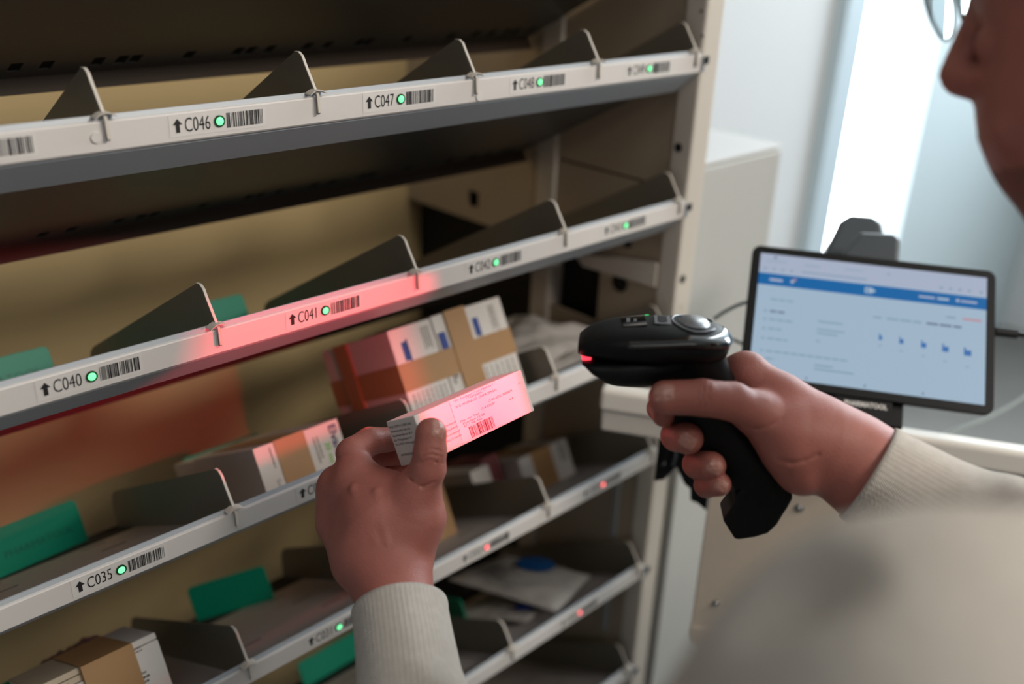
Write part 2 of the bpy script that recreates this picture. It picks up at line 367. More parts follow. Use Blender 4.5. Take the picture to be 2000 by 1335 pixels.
for i in range(7):
    sh = thing('sloping_shelf', (0, 0, RAILZ[i]), 'sloping grey shelf with white rail, ' + rowname[i], 'shelf', 'sloping shelves of the rack')
    if tray_me is None:
        a = make_tray(); a.v = [tuple(np.array(v) + V(0, 0, RAILZ[i])) for v in a.v]; o = a.build('tray', sh); tray_me = o.data
        a = make_rail(); a.v = [tuple(np.array(v) + V(0, 0, RAILZ[i])) for v in a.v]; r = a.build('label_rail', sh); rail_me = r.data
    else:
        o = bpy.data.objects.new('tray', tray_me); COL.objects.link(o); o.parent = sh; WORLD[o.name] = V(0, 0, RAILZ[i])
        r = bpy.data.objects.new('label_rail', rail_me); COL.objects.link(r); r.parent = sh; WORLD[r.name] = V(0, 0, RAILZ[i])
    z = RAILZ[i]
    e = MB().aabb(0.0108, 0.0150, -0.004, 0.010, z - 0.010, z + 0.006, m_lip); e.aabb(0.011, 0.0175, -0.0062, -0.0042, z - 0.002, z + 0.007, m_black)
    e.build('end_hook', sh, bevel=0.0008)
    for k, code in enumerate(ROWTXT[i]):
        s = 1.0 / NB[i]; xc = -(k + 0.5) * s
        if xc < -0.84: continue
        y = -0.0002
        L = MB().quad((xc - 0.0385, y, z - 0.0078), X_ * 0.077, Z_ * 0.0152, m_sticker)
        ax = xc - 0.0322
        L.poly([(ax, y - 3e-4, z + .0050), (ax - .0036, y - 3e-4, z + .0008), (ax - .0015, y - 3e-4, z + .0008), (ax - .0015, y - 3e-4, z - .0048),
                (ax + .0015, y - 3e-4, z - .0048), (ax + .0015, y - 3e-4, z + .0008), (ax + .0036, y - 3e-4, z + .0008)], m_ink)
        put_text(L, code, (xc - 0.0268, y, z - 0.0048), X_, Z_, 0.0100, m_ink, condense=.64, bold=-0.004)
        put_bars(L, (xc + 0.0060, y, z - 0.0056), X_, Z_, 0.0297, 0.0108, m_ink, code)
        L.build('bin_label', r)
        red = code in RED
        B = MB().cyl((xc, y, z), (0, -1, 0), 0.0042, 0.0012, m_ledringr if red else m_ledring, 28)
        B.dome((xc, y - 0.0012, z), (0, -1, 0), 0.0030, 0.0012, m_ledr if red else m_led, 24)
        tag(B.build('indicator_light', r), 'glowing red indicator light' if red else 'glowing green indicator light')
for xx in (onY(187, 267, 0)[0], onY(935, 174, 0)[0]):
    q = MB().cyl((xx, 0, RAILZ[1] - (0.001 if xx < -.5 else 0.0065)), (0, -1, 0), 0.0036, 0.0014, m_sticker, 20)
    ra = [o for o in bpy.data.objects if o.name.startswith('label_rail') and abs(WORLD[o.name][2] - RAILZ[1]) < 1e-6][0]
    q.build('rivet', ra, bevel=0.0005)

# dividers
def divider_proto():
    pr = [(-.0048, -.0022), (-.0040, -.0034), (-.0024, -.0040), (-.0014, -.0034), (-.0012, .0134), (.0056, .0134), (.0062, -.0050), (.0120, -.0082),
          (.2755, -.1505), (.2770, -.1180), (.2735, -.1060), (.2640, -.0975), (.0300, .0378), (.0255, .0402), (.0205, .0405), (.0165, .0380),
          (.0120, .0315), (.0000, .0150), (-.0030, .0110)]
    b = MB().prism(pr, (-0.0008, 0, 0), Y_, Z_, (0.0016, 0, 0), m_div)
    # front rim coloured lighter for the light its edge catches
    rim = [(-.0048, -.0022), (-.0036, .0110), (-.0004, .0150), (.0112, .0315), (.0158, .0386), (.0205, .0412), (.0258, .0409)]
    for (a0, b0), (a1, b1) in zip(rim[:-1], rim[1:]):
        b.prism([(a0 - .0004, b0), (a1 - .0004, b1), (a1 + .0008, b1 - .0003), (a0 + .0008, b0 - .0003)], (-0.0011, 0, 0), Y_, Z_, (0.0022, 0, 0), m_post)
    return b
def clip_proto():
    b = MB(); n = 10
    for k in range(n):
        u0, u1 = -1 + 2 * k / n, -1 + 2 * (k + 1) / n
        z0, z1 = 0.0148 - 0.003 * u0 * u0, 0.0148 - 0.003 * u1 * u1
        b.box((u0 * .0075, -.0052, z0), (.015 / n, 0, z1 - z0), (0, .008, 0), (0, 0, .0007), m_post)
    return b
dv = cl = None
for i in range(1, 7):
    s = 1.0 / NB[i]
    kmax = {1: 4, 2: 3, 3: 3, 4: 3, 5: 1, 6: 0}[i]
    for k in range(kmax + 1):
        X = -k * s + (0.0 if k else -0.002)
        L, R = (ROWTXT[i][k] if k < NB[i] else None), (ROWTXT[i][k - 1] if k else None)
        lab = ('grey steel divider between bins %s and %s' % (L, R)) if R else ('grey steel divider at the right end of the %s shelf beside the post' % L)
        t = thing('shelf_divider', (X, 0, RAILZ[i]), lab, 'divider', 'shelf dividers')
        off = V(X, 0, RAILZ[i])
        if dv is None:
            a = divider_proto(); a.v = [tuple(np.array(v) + off) for v in a.v]; o = a.build('plate', t); dv = o.data
            a = clip_proto(); a.v = [tuple(np.array(v) + off) for v in a.v]; o = a.build('clip', t); cl = o.data
        else:
            for nm, me in (('plate', dv), ('clip', cl)):
                o = bpy.data.objects.new(nm, me); COL.objects.link(o); o.parent = t; WORLD[o.name] = off
# ---------------------------------------------------------------- things on the shelves
def sbox(b, i, X0, X1, d0, d1, h0, h1, m): return b.box(S(i, X0, d0, h0), X_ * (X1 - X0), Sd * (d1 - d0), Sh * (h1 - h0), m)
def green(i, A, B, h, label, words=None, th=0.0022, ty=None):
    """upright green plate standing on shelf i between (X,d) points A and B"""
    a, b = S(i, A[0], A[1], 0.0006), S(i, B[0], B[1], 0.0006); ex = b - a; L = np.linalg.norm(ex); ex /= L
    n = np.cross(Sh, ex) * -1.0; r = 0.006
    poly = [(0, 0), (L, 0), (L, h - r)] + [(L - r + r * math.cos(t), h - r + r * math.sin(t)) for t in np.linspace(0.3, PI / 2, 5)] + \
           [(r - r * math.sin(t), h - r + r * math.cos(t)) for t in np.linspace(0, PI / 2 - .3, 5)] + [(0, h - r)]
    root = thing('bin_plate', a, label, 'plastic plate', 'green plates standing in the bins')
    nn = np.cross(ex, Sh)
    mb = MB().prism(poly, a - nn * th, ex, Sh, nn * th, m_green); mb.build('plate', root, bevel=0.0005)
    if words:
        t = MB(); put_text(t, words, a + ex * (L * 0.12) + Sh * (ty or h * .33), ex, Sh, h * 0.15, m_greend, width=L * 0.76); t.build('embossed_word', root)
green(2, (-.742, .298), (-.634, .303), .057, 'green plastic plate standing at the back of bin C040 behind the rail', 'PHARMATOOL', ty=.030)
green(2, (-.520, .298), (-.416, .303), .060, 'green plastic plate showing behind the divider of bins C040 and C041')
green(3, (-.731, .276), (-.633, .3085), .047, 'green plastic plate lying at the back of bin C035', 'PHARMATOOL')
green(3, (-.514, .300), (-.412, .303), .048, 'sliver of green plastic plate behind the white cartons in bin C036')
green(4, (-.527, .301), (-.455, .233), .043, 'green plastic plate standing askew in bin C031')
green(4, (-.760, .215), (-.650, .235), .048, 'green plastic plate behind the taped cartons at the bottom left')
green(5, (-.393, .285), (-.285, .290), .036, 'green plastic plate low at the bottom, beside the left sleeve')
green(5, (-.196, .150), (-.184, .245), .046, 'narrow green plate under the blue-oval plastic bag')
green(6, (-.330, .22), (-.24, .25), .045, 'green plate in the lowest bin, right of the left sleeve')

def rows_of_print(b, o, ex, ey, w, h, n, m, seed, lift=0.0004, fill=.8):
    r = random.Random(seed); nn = np.cross(ex, ey) * lift; lh = h / n
    for k in range(n):
        x = 0
        while x < w * fill * r.uniform(.75, 1.0):
            q = w * r.uniform(.04, .13); b.quad(o + nn + ex * x + ey * (h - (k + 1) * lh + lh * .3), ex * min(q, w - x), ey * lh * .42, m); x += q + w * .025
            if x > w: break
# big taped bundle in bin C037
root = thing('carton_bundle', S(3, -.29, .1, 0), 'large bundle of white medicine cartons wrapped with crossed brown tape behind the held box', 'medicine boxes')
X0, X1, D0, D1, H = -.372, -.213, .030, .170, .1185
def carton(root, i, X0, X1, d0, d1, h0, h1, prints, m=m_white):
    b = MB(); sbox(b, i, X0, X1, d0, d1, h0, h1, m); prints(b); b.build('carton', root, bevel=0.0006, segs=1)
wX = X1 - X0
def pA(b):
    rows_of_print(b, S(3, X0 + .016, D0, .105), -Sh, X_, .040, .006, 1, m_blue, 3, fill=1); b.quad(S(3, X0 + .012, D0 - 4e-4, .103), -Sh * .020, X_ * .008, m_blue)
    rows_of_print(b, S(3, X0 + .040, D0, .112), -Sh, X_, .035, .012, 4, m_div, 5)
    rows_of_print(b, S(3, X0, D1 - .03, .100), -Sd, Sh, .035, .015, 4, m_div, 6)
    for k in range(8): rows_of_print(b, S(3, X0 + .006 + .006 * k, D0, .048), -Sh, X_, .044, .0030, 1, m_ink if k % 3 == 0 else m_div, 60 + k)
def pB(b):
    b.quad(S(3, X0 + wX * .37 + .003, D0 - 4e-4, .100), -Sh * .024, X_ * .009, m_blue); rows_of_print(b, S(3, X0 + wX * .37 + .004, D0, .074), -Sh, X_, .040, .008, 2, m_ink, 8)
def pC(b):
    b.quad(S(3, X0 + wX * .70, D0 - 4e-4, .104), -Sh * .020, X_ * .008, m_blue); rows_of_print(b, S(3, X0 + wX * .71, D0, .084), -Sh, X_, .030, .007, 2, m_ink, 9)
    rows_of_print(b, S(3, X0 + wX * .86, D0, .112), -Sh, X_, .040, .010, 3, m_div, 10)
    for k in range(6): rows_of_print(b, S(3, X0 + wX * (.68 + .05 * k), D0, .049), -Sh, X_, .044, .0035, 1, m_ink if k % 2 == 0 else m_div, 20 + k)
carton(root, 3, X0, X0 + wX * .355, D0, D1, 0, H, pA); carton(root, 3, X0 + wX * .37, X0 + wX * .60, D0 + .001, D1, 0, H + .001, pB)
carton(root, 3, X0 + wX * .605, X1, D0, D1, 0, H, pC)
b = MB(); e = .0009
sbox(b, 3, X0 - e, X1 + e, D0 - e, D1 + e, H * .44, H * .69, m_tape); b.build('tape_band', root)
b = MB(); sbox(b, 3, X0 + wX * .475, X0 + wX * .66, D0 - e * 2, D1 + e, -.0002, H + .0022, m_tape); b.build('tape_band', root)
b = MB(); sbox(b, 3, X0 - e * 2, X0 + .01, D0 + .045 + .038, D0 + .045 + .066, 0, H + e, m_tape); b.build('tape_band', root)

# bundle in bin C036
root = thing('carton_bundle', S(3, -.48, .15, 0), 'two white medicine cartons with brown tape band in bin C036 left of the hand', 'medicine boxes')
a0, a1, q0, q1, hh = -.533, -.437, .068, .215, .0495
def pE(b):
    put_text(b, 'Elvanse', S(3, a1 - .0125, q0, hh - .004), -Sh, X_, .0085, m_purple, width=.040, bold=.02, lift=.0005)
    put_text(b, '30 mg', S(3, a1 - .0215, q0, hh - .019), -Sh, X_, .0055, m_lime, width=.022, bold=.02, lift=.0005)
    rows_of_print(b, S(3, a1 - .034, q0, hh - .010), -Sh, X_, .032, .008, 2, m_div, 31)
    rows_of_print(b, S(3, a0 + .015, q0, hh - .004), -Sh, X_, .024, .0028, 1, m_ink, 32, fill=1); put_text(b, 'Sof', S(3, a0 + .0135, q0, .014), -Sh, X_, .004, m_div, width=.010)
carton(root, 3, a0, a1, q0, q1, 0, hh, pE)
b = MB(); sbox(b, 3, a0, a1 + .004, q1 + .002, q1 + .060, 0, hh - .002, m_white); b.build('carton', root, bevel=0.0006, segs=1)
b = MB(); sbox(b, 3, a0 + .022, a1 - .040, q0 - e, q1 + e, -.0002, hh + e, m_tape); b.build('tape_band', root)

# bundle in bin C033
root = thing('carton_bundle', S(4, -.07, .15, 0), 'small pair of white cartons banded with brown tape in bin C033', 'medicine boxes')
def pF(b):
    rows_of_print(b, S(4, -.052, .115, .046), -Sh, X_, .030, .012, 3, m_ink, 41)
carton(root, 4, -.125, -.032, .115, .21, 0, .052, pF)
b = MB(); sbox(b, 4, -.102, -.066, .115 - e, .21 + e, -.0002, .052 + e, m_tape); b.build('tape_band', root)
root = thing('medicine_box', S(4, -.16, .16, 0), 'white and maroon medicine cartons left of the taped pair in bin C033', 'medicine box')
b = MB(); sbox(b, 4, -.192, -.160, .135, .23, 0, .060, m_white); b.build('carton', root, bevel=.0005, segs=1)
b = MB(); sbox(b, 4, -.159, -.128, .150, .23, 0, .066, mat('maroon_carton', rgb(120, 60, 62), .5)); b.build('carton', root, bevel=.0005, segs=1)
root = thing('cardboard_box', S(4, -.24, .16, 0), 'brown cardboard box in the shade of bin C032', 'box')
b = MB(); sbox(b, 4, -.300, -.248, .12, .24, 0, .075, m_card); b.build('carton', root, bevel=.0008, segs=1)

# bundle in bin C030, bottom left corner
root = thing('carton_bundle', S(4, -.71, .06, 0), 'stacked white cartons bound by a brown tape band in the bottom left corner', 'medicine boxes')
g0, g1 = -.768, -.661
def pG(b):
    rows_of_print(b, S(4, g1 - .030, .018, .062), X_, Sh, .018, .006, 2, m_div, 51)
    rows_of_print(b, S(4, g1 - .034, .018, .034), X_, Sh, .024, .012, 3, m_ink, 52); b.quad(S(4, g1 - .033, .0175, .038), X_ * .004, Sh * .004, m_ink)
carton(root, 4, g1 - .040, g1, .018, .105, 0, .066, pG)
b = MB(); sbox(b, 4, g1 - .040, g1, .0195, .105, .0665, .0725, m_white); b.build('carton', root, bevel=.0005, segs=1)
def pH(b):
    b.poly([S(4, g0 + .020, .0215, .060), S(4, g0 + .028, .0215, .064), S(4, g0 + .027, .0215, .052)][::-1], m_ink)
    put_text(b, '17', S(4, g0 + .010, .022, .046), X_, Sh, .009, m_ink, bold=.03)
carton(root, 4, g0, g0 + .047, .022, .105, 0, .060, pH)
for k in range(2):
    b = MB(); sbox(b, 4, g0 + .004 - .003 * k, g0 + .044, .024, .105, .0605 + .0062 * k, .0660 + .0062 * k, m_cream); b.build('carton', root, bevel=.0005, segs=1)
b = MB(); sbox(b, 4, g0 + .040, g1 - .022, .018 - e, .105 + e, -.0002, .0730, m_tape); b.build('tape_band', root)

# plastic bags
def pillow(b, A, B, C_, D_, thick, m, n=22, seed=1, amp=.006, up=Sh):
    r = np.random.RandomState(seed); ph = r.rand(6, 3) * 6.28
    def crump(u, v): return sum(math.sin(u * (5 + 3.1 * k) + ph[k, 0] + 2.2 * math.sin(v * (4 + 2.3 * k) + ph[k, 1])) / (1 + k) for k in range(6)) * .5
    for side in (1, -1):
        vs = []
        for i in range(n + 1):
            for j in range(n + 1):
                u, v = i / n, j / n; base = A * (1 - u) * (1 - v) + B * u * (1 - v) + C_ * u * v + D_ * (1 - u) * v
                ed = (math.sin(PI * u) * math.sin(PI * v)) ** .5
                vs.append(base + up * (side * thick * .5 * ed + (amp * crump(u * 2, v * 2) * min(1, ed * 1.3 + .25) if side > 0 else 0)))
        fs = [(i * (n + 1) + j, (i + 1) * (n + 1) + j, (i + 1) * (n + 1) + j + 1, i * (n + 1) + j + 1) for i in range(n) for j in range(n)]
        if side < 0: fs = [f[::-1] for f in fs]
        b.add(vs, fs, m, True)
    return b
def on_top(b, A, B, C_, D_, u0, v0, ru, rv, h, m, up=Sh, n=24):
    f = lambda u, v: A * (1 - u) * (1 - v) + B * u * (1 - v) + C_ * u * v + D_ * (1 - u) * v + up * h
    vs = [f(u0, v0)] + [f(u0 + ru * math.cos(2 * PI * k / n), v0 + rv * math.sin(2 * PI * k / n)) for k in range(n)]
    b.add(vs, [(0, 1 + k, 1 + (k + 1) % n) for k in range(n)], m)
root = thing('plastic_bag', S(3, -.08, .15, 0), 'crumpled white plastic bag in bin C038 behind the scanner nose', 'bag')
b = pillow(MB(), S(3, -.185, .245, .055), S(3, -.010, .245, .085), S(3, -.015, .075, .030), S(3, -.165, .060, .022), .034, m_bag, seed=4, amp=.009); b.build('bag', root)
b = MB(); sbox(b, 3, -.034, -.012, .20, .245, .070, .0725, m_sky); b.build('blue_fold', root)
b = pillow(MB(), S(3, -.165, .20, .020), S(3, -.04, .20, .030), S(3, -.04, .055, .012), S(3, -.150, .050, .012), .020, m_bag, seed=9, amp=.004); b.build('bag', root)
root = thing('plastic_bag', S(5, -.1, .1, 0), 'white plastic bag with a blue oval lying in bin C028', 'bag')
qa, qb, qc, qd = S(5, -.165, .215, .060), S(5, -.052, .215, .050), S(5, -.050, .040, .020), S(5, -.150, .012, .014)
b = pillow(MB(), qa, qb, qc, qd, .024, m_bag, seed=12, amp=.003); b.build('bag', root)
def bilin(u, v): return qa * (1 - u) * (1 - v) + qb * u * (1 - v) + qc * u * v + qd * (1 - u) * v
b = MB(); nn_ = 26
vs = [bilin(.73, .55) + Sh * .0160] + [bilin(.73 + .20 * math.cos(2 * PI * k / nn_), .55 + .19 * math.sin(2 * PI * k / nn_)) + Sh * .0152 for k in range(nn_)]
b.add(vs, [(0, 1 + k, 1 + (k + 1) % nn_) for k in range(nn_)], m_sky, True); b.build('blue_oval', root)
b = MB()
for k in range(7): b.quad(bilin(.14 + .05 * k, .22) + Sh * .0165, (bilin(.12 + .05 * k, .62) - bilin(.14 + .05 * k, .22)) * (.7 + .3 * math.sin(k * 2.1)), X_ * .0022, m_dev)
b.build('print_lines', root)
root = thing('plastic_bag', S(5, -.12, .1, 0), 'second white plastic bag with a dark blue print under the blue-oval bag', 'bag')
b = pillow(MB(), S(5, -.188, .20, .014), S(5, -.06, .20, .014), S(5, -.085, .070, .008), S(5, -.172, .050, .008), .012, m_bag, seed=15, amp=.002); b.build('bag', root)
b = MB(); c0 = S(5, -.150, .075, .0205); b.add([c0] + [c0 + X_ * .012 * math.cos(2 * PI * k / 16) + Sd * .020 * math.sin(2 * PI * k / 16) - Sh * .001 for k in range(16)], [(0, 1 + k, 1 + (k + 1) % 16) for k in range(16)], m_blue); b.build('dark_print', root)
root = thing('plastic_bag', S(4, -.68, .16, 0), 'crumpled dark plum bag behind the bottom left cartons', 'bag')
b = pillow(MB(), S(4, -.735, .20, .045), S(4, -.665, .20, .055), S(4, -.668, .115, .055), S(4, -.735, .115, .050), .022, mat('plum_bag', rgb(120, 84, 92), .35, bump=.5, bscale=30), seed=21, amp=.006); b.build('bag', root)

# ---------------------------------------------------------------- the held medicine box
A = P(808, 812, .70); A += 0
ea = K(.078, .031, .085) - CAM; Lb = np.linalg.norm(ea); ea /= Lb
ev = K(.0111, -.0332, .002) - CAM; ev -= ev.dot(ea) * ea; Hb = .0350; ev /= np.linalg.norm(ev)
ew = np.cross(ea, ev); ew = ew if ew.dot(cF) > 0 else -ew; Wb = .0335
root = thing('medicine_box', A + ea * Lb / 2 + ev * Hb, 'long white medicine box with pharmacy label, held up in the left hand and lit red', 'medicine box')
b = MB().box(A, ea * Lb, ev * Hb, ew * Wb, m_white); b.build('carton', root, bevel=.0006, segs=2)
up_ = -ev; nf = np.cross(ea, up_)
if nf.dot(ew) > 0: raise RuntimeError('box frame')
lab = MB(); lo = A + ev * Hb; W0 = .036
lab.box(lo + ea * W0 + up_ * .0005 - ew * .0001, ea * (Lb - W0 - .001), up_ * (Hb - .001), -ew * .0001, m_sticker)
z_ = lambda u, v: lo + ea * u + up_ * v - ew * .0002
def tl(mb, s, u, v, h, w=None): put_text(mb, s, z_(u, v), ea, up_, h, m_ink, width=w, bold=-.006, lift=.00015)
tl(lab, '*Dr. Schiltgen* * ACTIJARIG * *', .040, .0325, .0013, .047); tl(lab, '* * EXTIJARIG * *', .053, .0305, .0014, .022)
tl(lab, '30 G MICONAZOL CREME 20MG/G', .040, .0275, .0017, .046); tl(lab, '15-04-2020  0030071', .074, .0218, .0017, .028)
tl(lab, '15-4 KLUIF', .064, .0185, .0017, .016); tl(lab, '4 E', .096, .0160, .0016, .005); tl(lab, '(R)', .111, .0250, .0010, .003)
tl(lab, 'Mw. van Test', .040, .0163, .0016, .021); tl(lab, 'Elzenlaan 13-08', .042, .0140, .0016, .024); tl(lab, '6711 ME  Ede', .042, .0118, .0016, .020)
put_bars(lab, z_(.046, .0020), ea, up_, .0265, .0088, m_ink, 77, n=22, lift=.00015)
lab.build('pharmacy_label', root)
pr = MB()
for k, (s, w) in enumerate((('behandelaarsbezoek', .019), ('vergoeding Behroz', .019), ('U, in de compound', .020), ('Nahanvrg 12 maanden', .020))):
    put_text(pr, s, lo + ea * (.017) + up_ * (.0180 - .0036 * k) - ew * .0001, ea, up_, .0015, m_div, width=w)
pr.build('printed_text', root)
et = MB(); oe = A + ew * Wb + ev * Hb; ee = -ew
for k, (s, w) in enumerate((('RVG 123991/110382 UAD', .026), ('Nederlandse Service', .023), ('Apotheek Beheer B.V.', .024), ('De Weegschaal 14', .021), ("5215 MN 's-Hertogenbosch", .029))):
    put_text(et, s, oe + ee * .0025 + up_ * (.0295 - .0034 * k), ee, up_, .0017, m_ink, width=w, bold=-.004)
put_text(et, '1074202720/05', oe + ee * .0050 + up_ * .0075, ee, up_, .0016, m_ink, width=.018)
et.build('printed_text', root)
# ---------------------------------------------------------------- ledge with the tablet
DA = V(-.182, -.052, -.18); DT = V(.51, -.86, 0); DT /= np.linalg.norm(DT); DN = V(-.86, -.51, 0); DN /= np.linalg.norm(DN)
def D_(s, z, n=0): return DA + DT * s + DN * n + V(0, 0, z + .18)
root = thing('work_ledge', D_(.45, FLOOR), 'white-rimmed narrow work ledge with a taupe front panel standing behind the right hand', 'work ledge')
def ledge(s0, s1, prof, m, name, bev=.004):
    """prof in (n,z)"""
    b = MB().prism(prof, D_(s0, 0), DN, Z_, DT * (s1 - s0), m); b.build(name, root, bevel=bev, segs=3)
ledge(0, .95, [(.006, -.180), (.008, -.206), (-.016, -.206), (-.016, -.180)], m_desk, 'rim', .005)
ledge(.002, .95, [(.004, -.2055), (.001, -.234), (-.014, -.234), (-.014, -.2055)], m_desk, 'lower_lip', .004)
pl = [(.130, -.2345), (.130, -.480)] + [(.150 - .02 * math.cos(t), -.490 - .02 * math.sin(t)) for t in np.linspace(0, PI / 2, 6)] + [(.90, -.51), (.90, -.2345)]
b = MB().prism(pl, D_(0, 0, -.004), DT, Z_, -DN * .004, m_deskp); b.build('front_panel', root, bevel=.0015)
b = MB().prism([(.131, -.478), (.90, -.478), (.90, -.509), (.150, -.509), (.136, -.503), (.131, -.490)], D_(0, 0, -.0035), DT, Z_, DN * .002, m_deskp); b.build('folded_edge', root, bevel=.001)
for s_, z_q in ((.156, -.440), (.227, -.292)):
    b = MB().cyl(D_(s_, z_q, -.0045), DN, .0052, .002, m_steel, 6); b.dome(D_(s_, z_q, -.0025), DN, .0035, .002, m_steel); b.build('bolt', root)
b = MB().aabb(0, 0.05, 0, .05, FLOOR, -.51, m_desk); q = D_(.78, FLOOR, -.04)
b.v = [tuple(np.array(v) + V(q[0], q[1], 0)) for v in b.v]; b.build('leg', root)
b = MB().box(D_(.70, FLOOR + .0005, -.16), DT * .20, DN * .30, Z_ * .02, m_desk); b.build('foot', root)

br = thing('black_bracket', D_(.095, -.25), 'black metal bracket with loose cables under the left end of the white ledge', 'bracket')
b = MB().prism([(.067, -.2345), (.067, -.295), (.078, -.291), (.090, -.272), (.101, -.292), (.108, -.297), (.110, -.312), (.118, -.314), (.1295, -.322), (.1295, -.2345)],
               D_(0, 0, -.012), DT, Z_, -DN * .010, m_black); b.build('plate', br, bevel=.001)
for k in range(3):
    b = MB().tube([D_(.074 + .012 * k, -.236, -.010), D_(.078 + .010 * k, -.252, -.006), D_(.072 + .014 * k, -.272 + .004 * k, -.009)], .0018, m_dev if k % 2 else m_black); b.build('cable', br)
b = MB().cyl(D_(.075, -.268, -.012), DN, .003, .002, m_steel, 12); b.build('screw', br)

# tablet
To = V(-.035, -.126, -.027); Tx = V(.562, -.827, -.015); Tx /= np.linalg.norm(Tx); Ty = V(.578, .380, .722); Ty -= Ty.dot(Tx) * Tx; Ty /= np.linalg.norm(Ty); Tn = np.cross(Tx, Ty)
def T(u, v, n=0): return To + Tx * u + Ty * v + Tn * n
TW, THh = .248, .157
tab = thing('tablet', T(TW / 2, -THh), 'black tablet computer showing a web page with a blue header bar', 'tablet')
def rr(x0, x1, y0, y1, r, n=6):
    out = []
    for cx, cy, a0 in ((x1 - r, y1 - r, 0), (x0 + r, y1 - r, 90), (x0 + r, y0 + r, 180), (x1 - r, y0 + r, 270)):
        out += [(cx + r * math.cos(math.radians(a0 + 90 * k / n)), cy + r * math.sin(math.radians(a0 + 90 * k / n))) for k in range(n + 1)]
    return out
b = MB().prism(rr(0, TW, -THh, 0, .009), T(0, 0, -.0075), Tx, Ty, Tn * .0075, m_black); b.build('body', tab, bevel=.0008)
sx0, sx1, sy0, sy1 = .009, TW - .009, -THh + .009, -.009; sw, shh = sx1 - sx0, sy1 - sy0
scr = MB().quad(T(sx0, sy0, .0002), Tx * sw, Ty * shh, m_screen)
def R(u0, u1, v0, v1, m, l=1): scr.quad(T(sx0 + u0 * sw, sy1 - v1 * shh, .0002 + .00008 * l), Tx * (u1 - u0) * sw, Ty * (v1 - v0) * shh, m)
R(0, 1, 0, .155, m_scrtop); R(0, 1, .165, .262, m_scrblue)
R(.03, .12, .055, .062, m_scrink, 2); R(.06, .075, .02, .035, m_scrdark, 2); R(.20, .27, .06, .068, m_scrink, 2); R(.38, .46, .055, .062, m_scrink, 2); R(.57, .58, .05, .07, m_scrink, 2)
for u in (.02, .06, .10, .14): R(u, u + .012, .115, .135, m_scrink, 2)
R(.19, .48, .118, .130, m_scrink, 2)
for u in (.80, .84, .88, .92, .97): R(u, u + .012, .112, .134, m_scrink, 2)
R(.05, .11, .205, .225, m_scrtop, 2); R(.145, .16, .200, .226, m_scrtop, 2); R(.158, .170, .188, .205, m_scrred, 3)
scr.poly([T(sx0 + u * sw, sy1 - v * shh, .0005) for u, v in ((.475, .235), (.505, .235), (.525, .212), (.505, .190), (.475, .190))], m_screen)
R(.482, .492, .205, .222, m_scrblue, 4)
R(.71, .78, .205, .220, m_scrtop, 2); R(.79, .84, .203, .222, m_screen, 2); R(.87, .885, .200, .222, m_scrtop, 2); R(.89, .96, .205, .220, m_scrtop, 2)
for v, w in ((.37, .10), (.468, .07), (.535, .11), (.61, .06), (.69, .09), (.79, .36), (.85, .04)):
    if v not in (.37, .85): R(.04, .052, v, v + .018, m_scrink, 2)
    [R(.065 + q, .065 + min(w, q + .030), v, v + .015, m_scrdark if v == .468 else m_scrink, 2) for q in np.arange(0, w, .036)]
for v, w in ((.505, .11), (.57, .12), (.60, .09), (.665, .015), (.855, .08), (.885, .17)): R(.28, .28 + w, v, v + .014, m_scrink, 2)
[R(.52 + .057 * k, .52 + .057 * k + (.050 if k % 3 else .035), .415, .431, m_scrink if k < 4 else m_scrdark, 2) for k in range(7)]; R(.83, .87, .345, .362, m_scrink, 2); R(.90, .98, .345, .362, m_scrred, 2)
for k, u in enumerate((.555, .645, .74, .832, .925)):
    w = .007 + .0022 * k; R(u - w, u + w, .545 + .008 * k, .600 + .010 * k, m_scrmid, 2); R(u - w * .5, u + w, .545 + .008 * k, .565 + .008 * k, m_screen, 3); R(u - .007, u + .007, .64 + .02 * k, .65 + .02 * k, m_scrink, 2)
for u in (.25, .50, .745): R(u - .004, u + .004, .965, .980, m_scrdark, 2)
scr.build('screen', tab)
mt = thing('tablet_mount', T(.13, -.19, -.03), 'black tablet bracket lettered PHARMATOOL under the tablet', 'tablet mount')
b = MB().prism([(.094, -.1577), (.152, -.1577), (.151, -.166), (.142, -.181), (.110, -.181), (.102, -.172)], T(0, 0, -.012), Tx, Ty, Tn * .012, m_black); b.build('front_lip', mt, bevel=.001)
b = MB(); put_text(b, 'PHARMATOOL', T(.1055, -.1665, .0002), Tx, Ty, .0048, m_sticker, width=.0415, bold=.035); b.build('lettering', mt)
b = MB().prism([(.085, -.10), (.165, -.10), (.165, -.181), (.085, -.181)], T(0, 0, -.016), Tx, Ty, Tn * .0075, m_black); b.build('back_plate', mt, bevel=.002)
b = MB().prism([(.138, -.166), (.164, -.166), (.166, -.215), (.140, -.215)], T(0, 0, -.040), Tx, Ty, Tn * .024, m_deskp); b.build('stand_arm', mt, bevel=.002)
# grey dock behind the tablet
dk = thing('scanner_dock', T(.12, .02, -.05), 'dark grey rounded docking cradle rising behind the top edge of the tablet', 'dock')
b = MB().prism([(.088, -.02), (.158, -.02), (.159, .042), (.152, .048), (.116, .046), (.110, .036), (.100, .020)], T(0, 0, -.075), Tx, Ty, Tn * .045, m_dev); b.build('cradle', dk, bevel=.005, segs=3)
b = MB().prism([(.076, -.02), (.150, -.02), (.152, .070), (.149, .086), (.137, .094), (.112, .093), (.101, .083), (.090, .050)], T(0, 0, -.105), Tx, Ty, Tn * .028, m_dev); b.build('cap', dk, bevel=.006, segs=3)
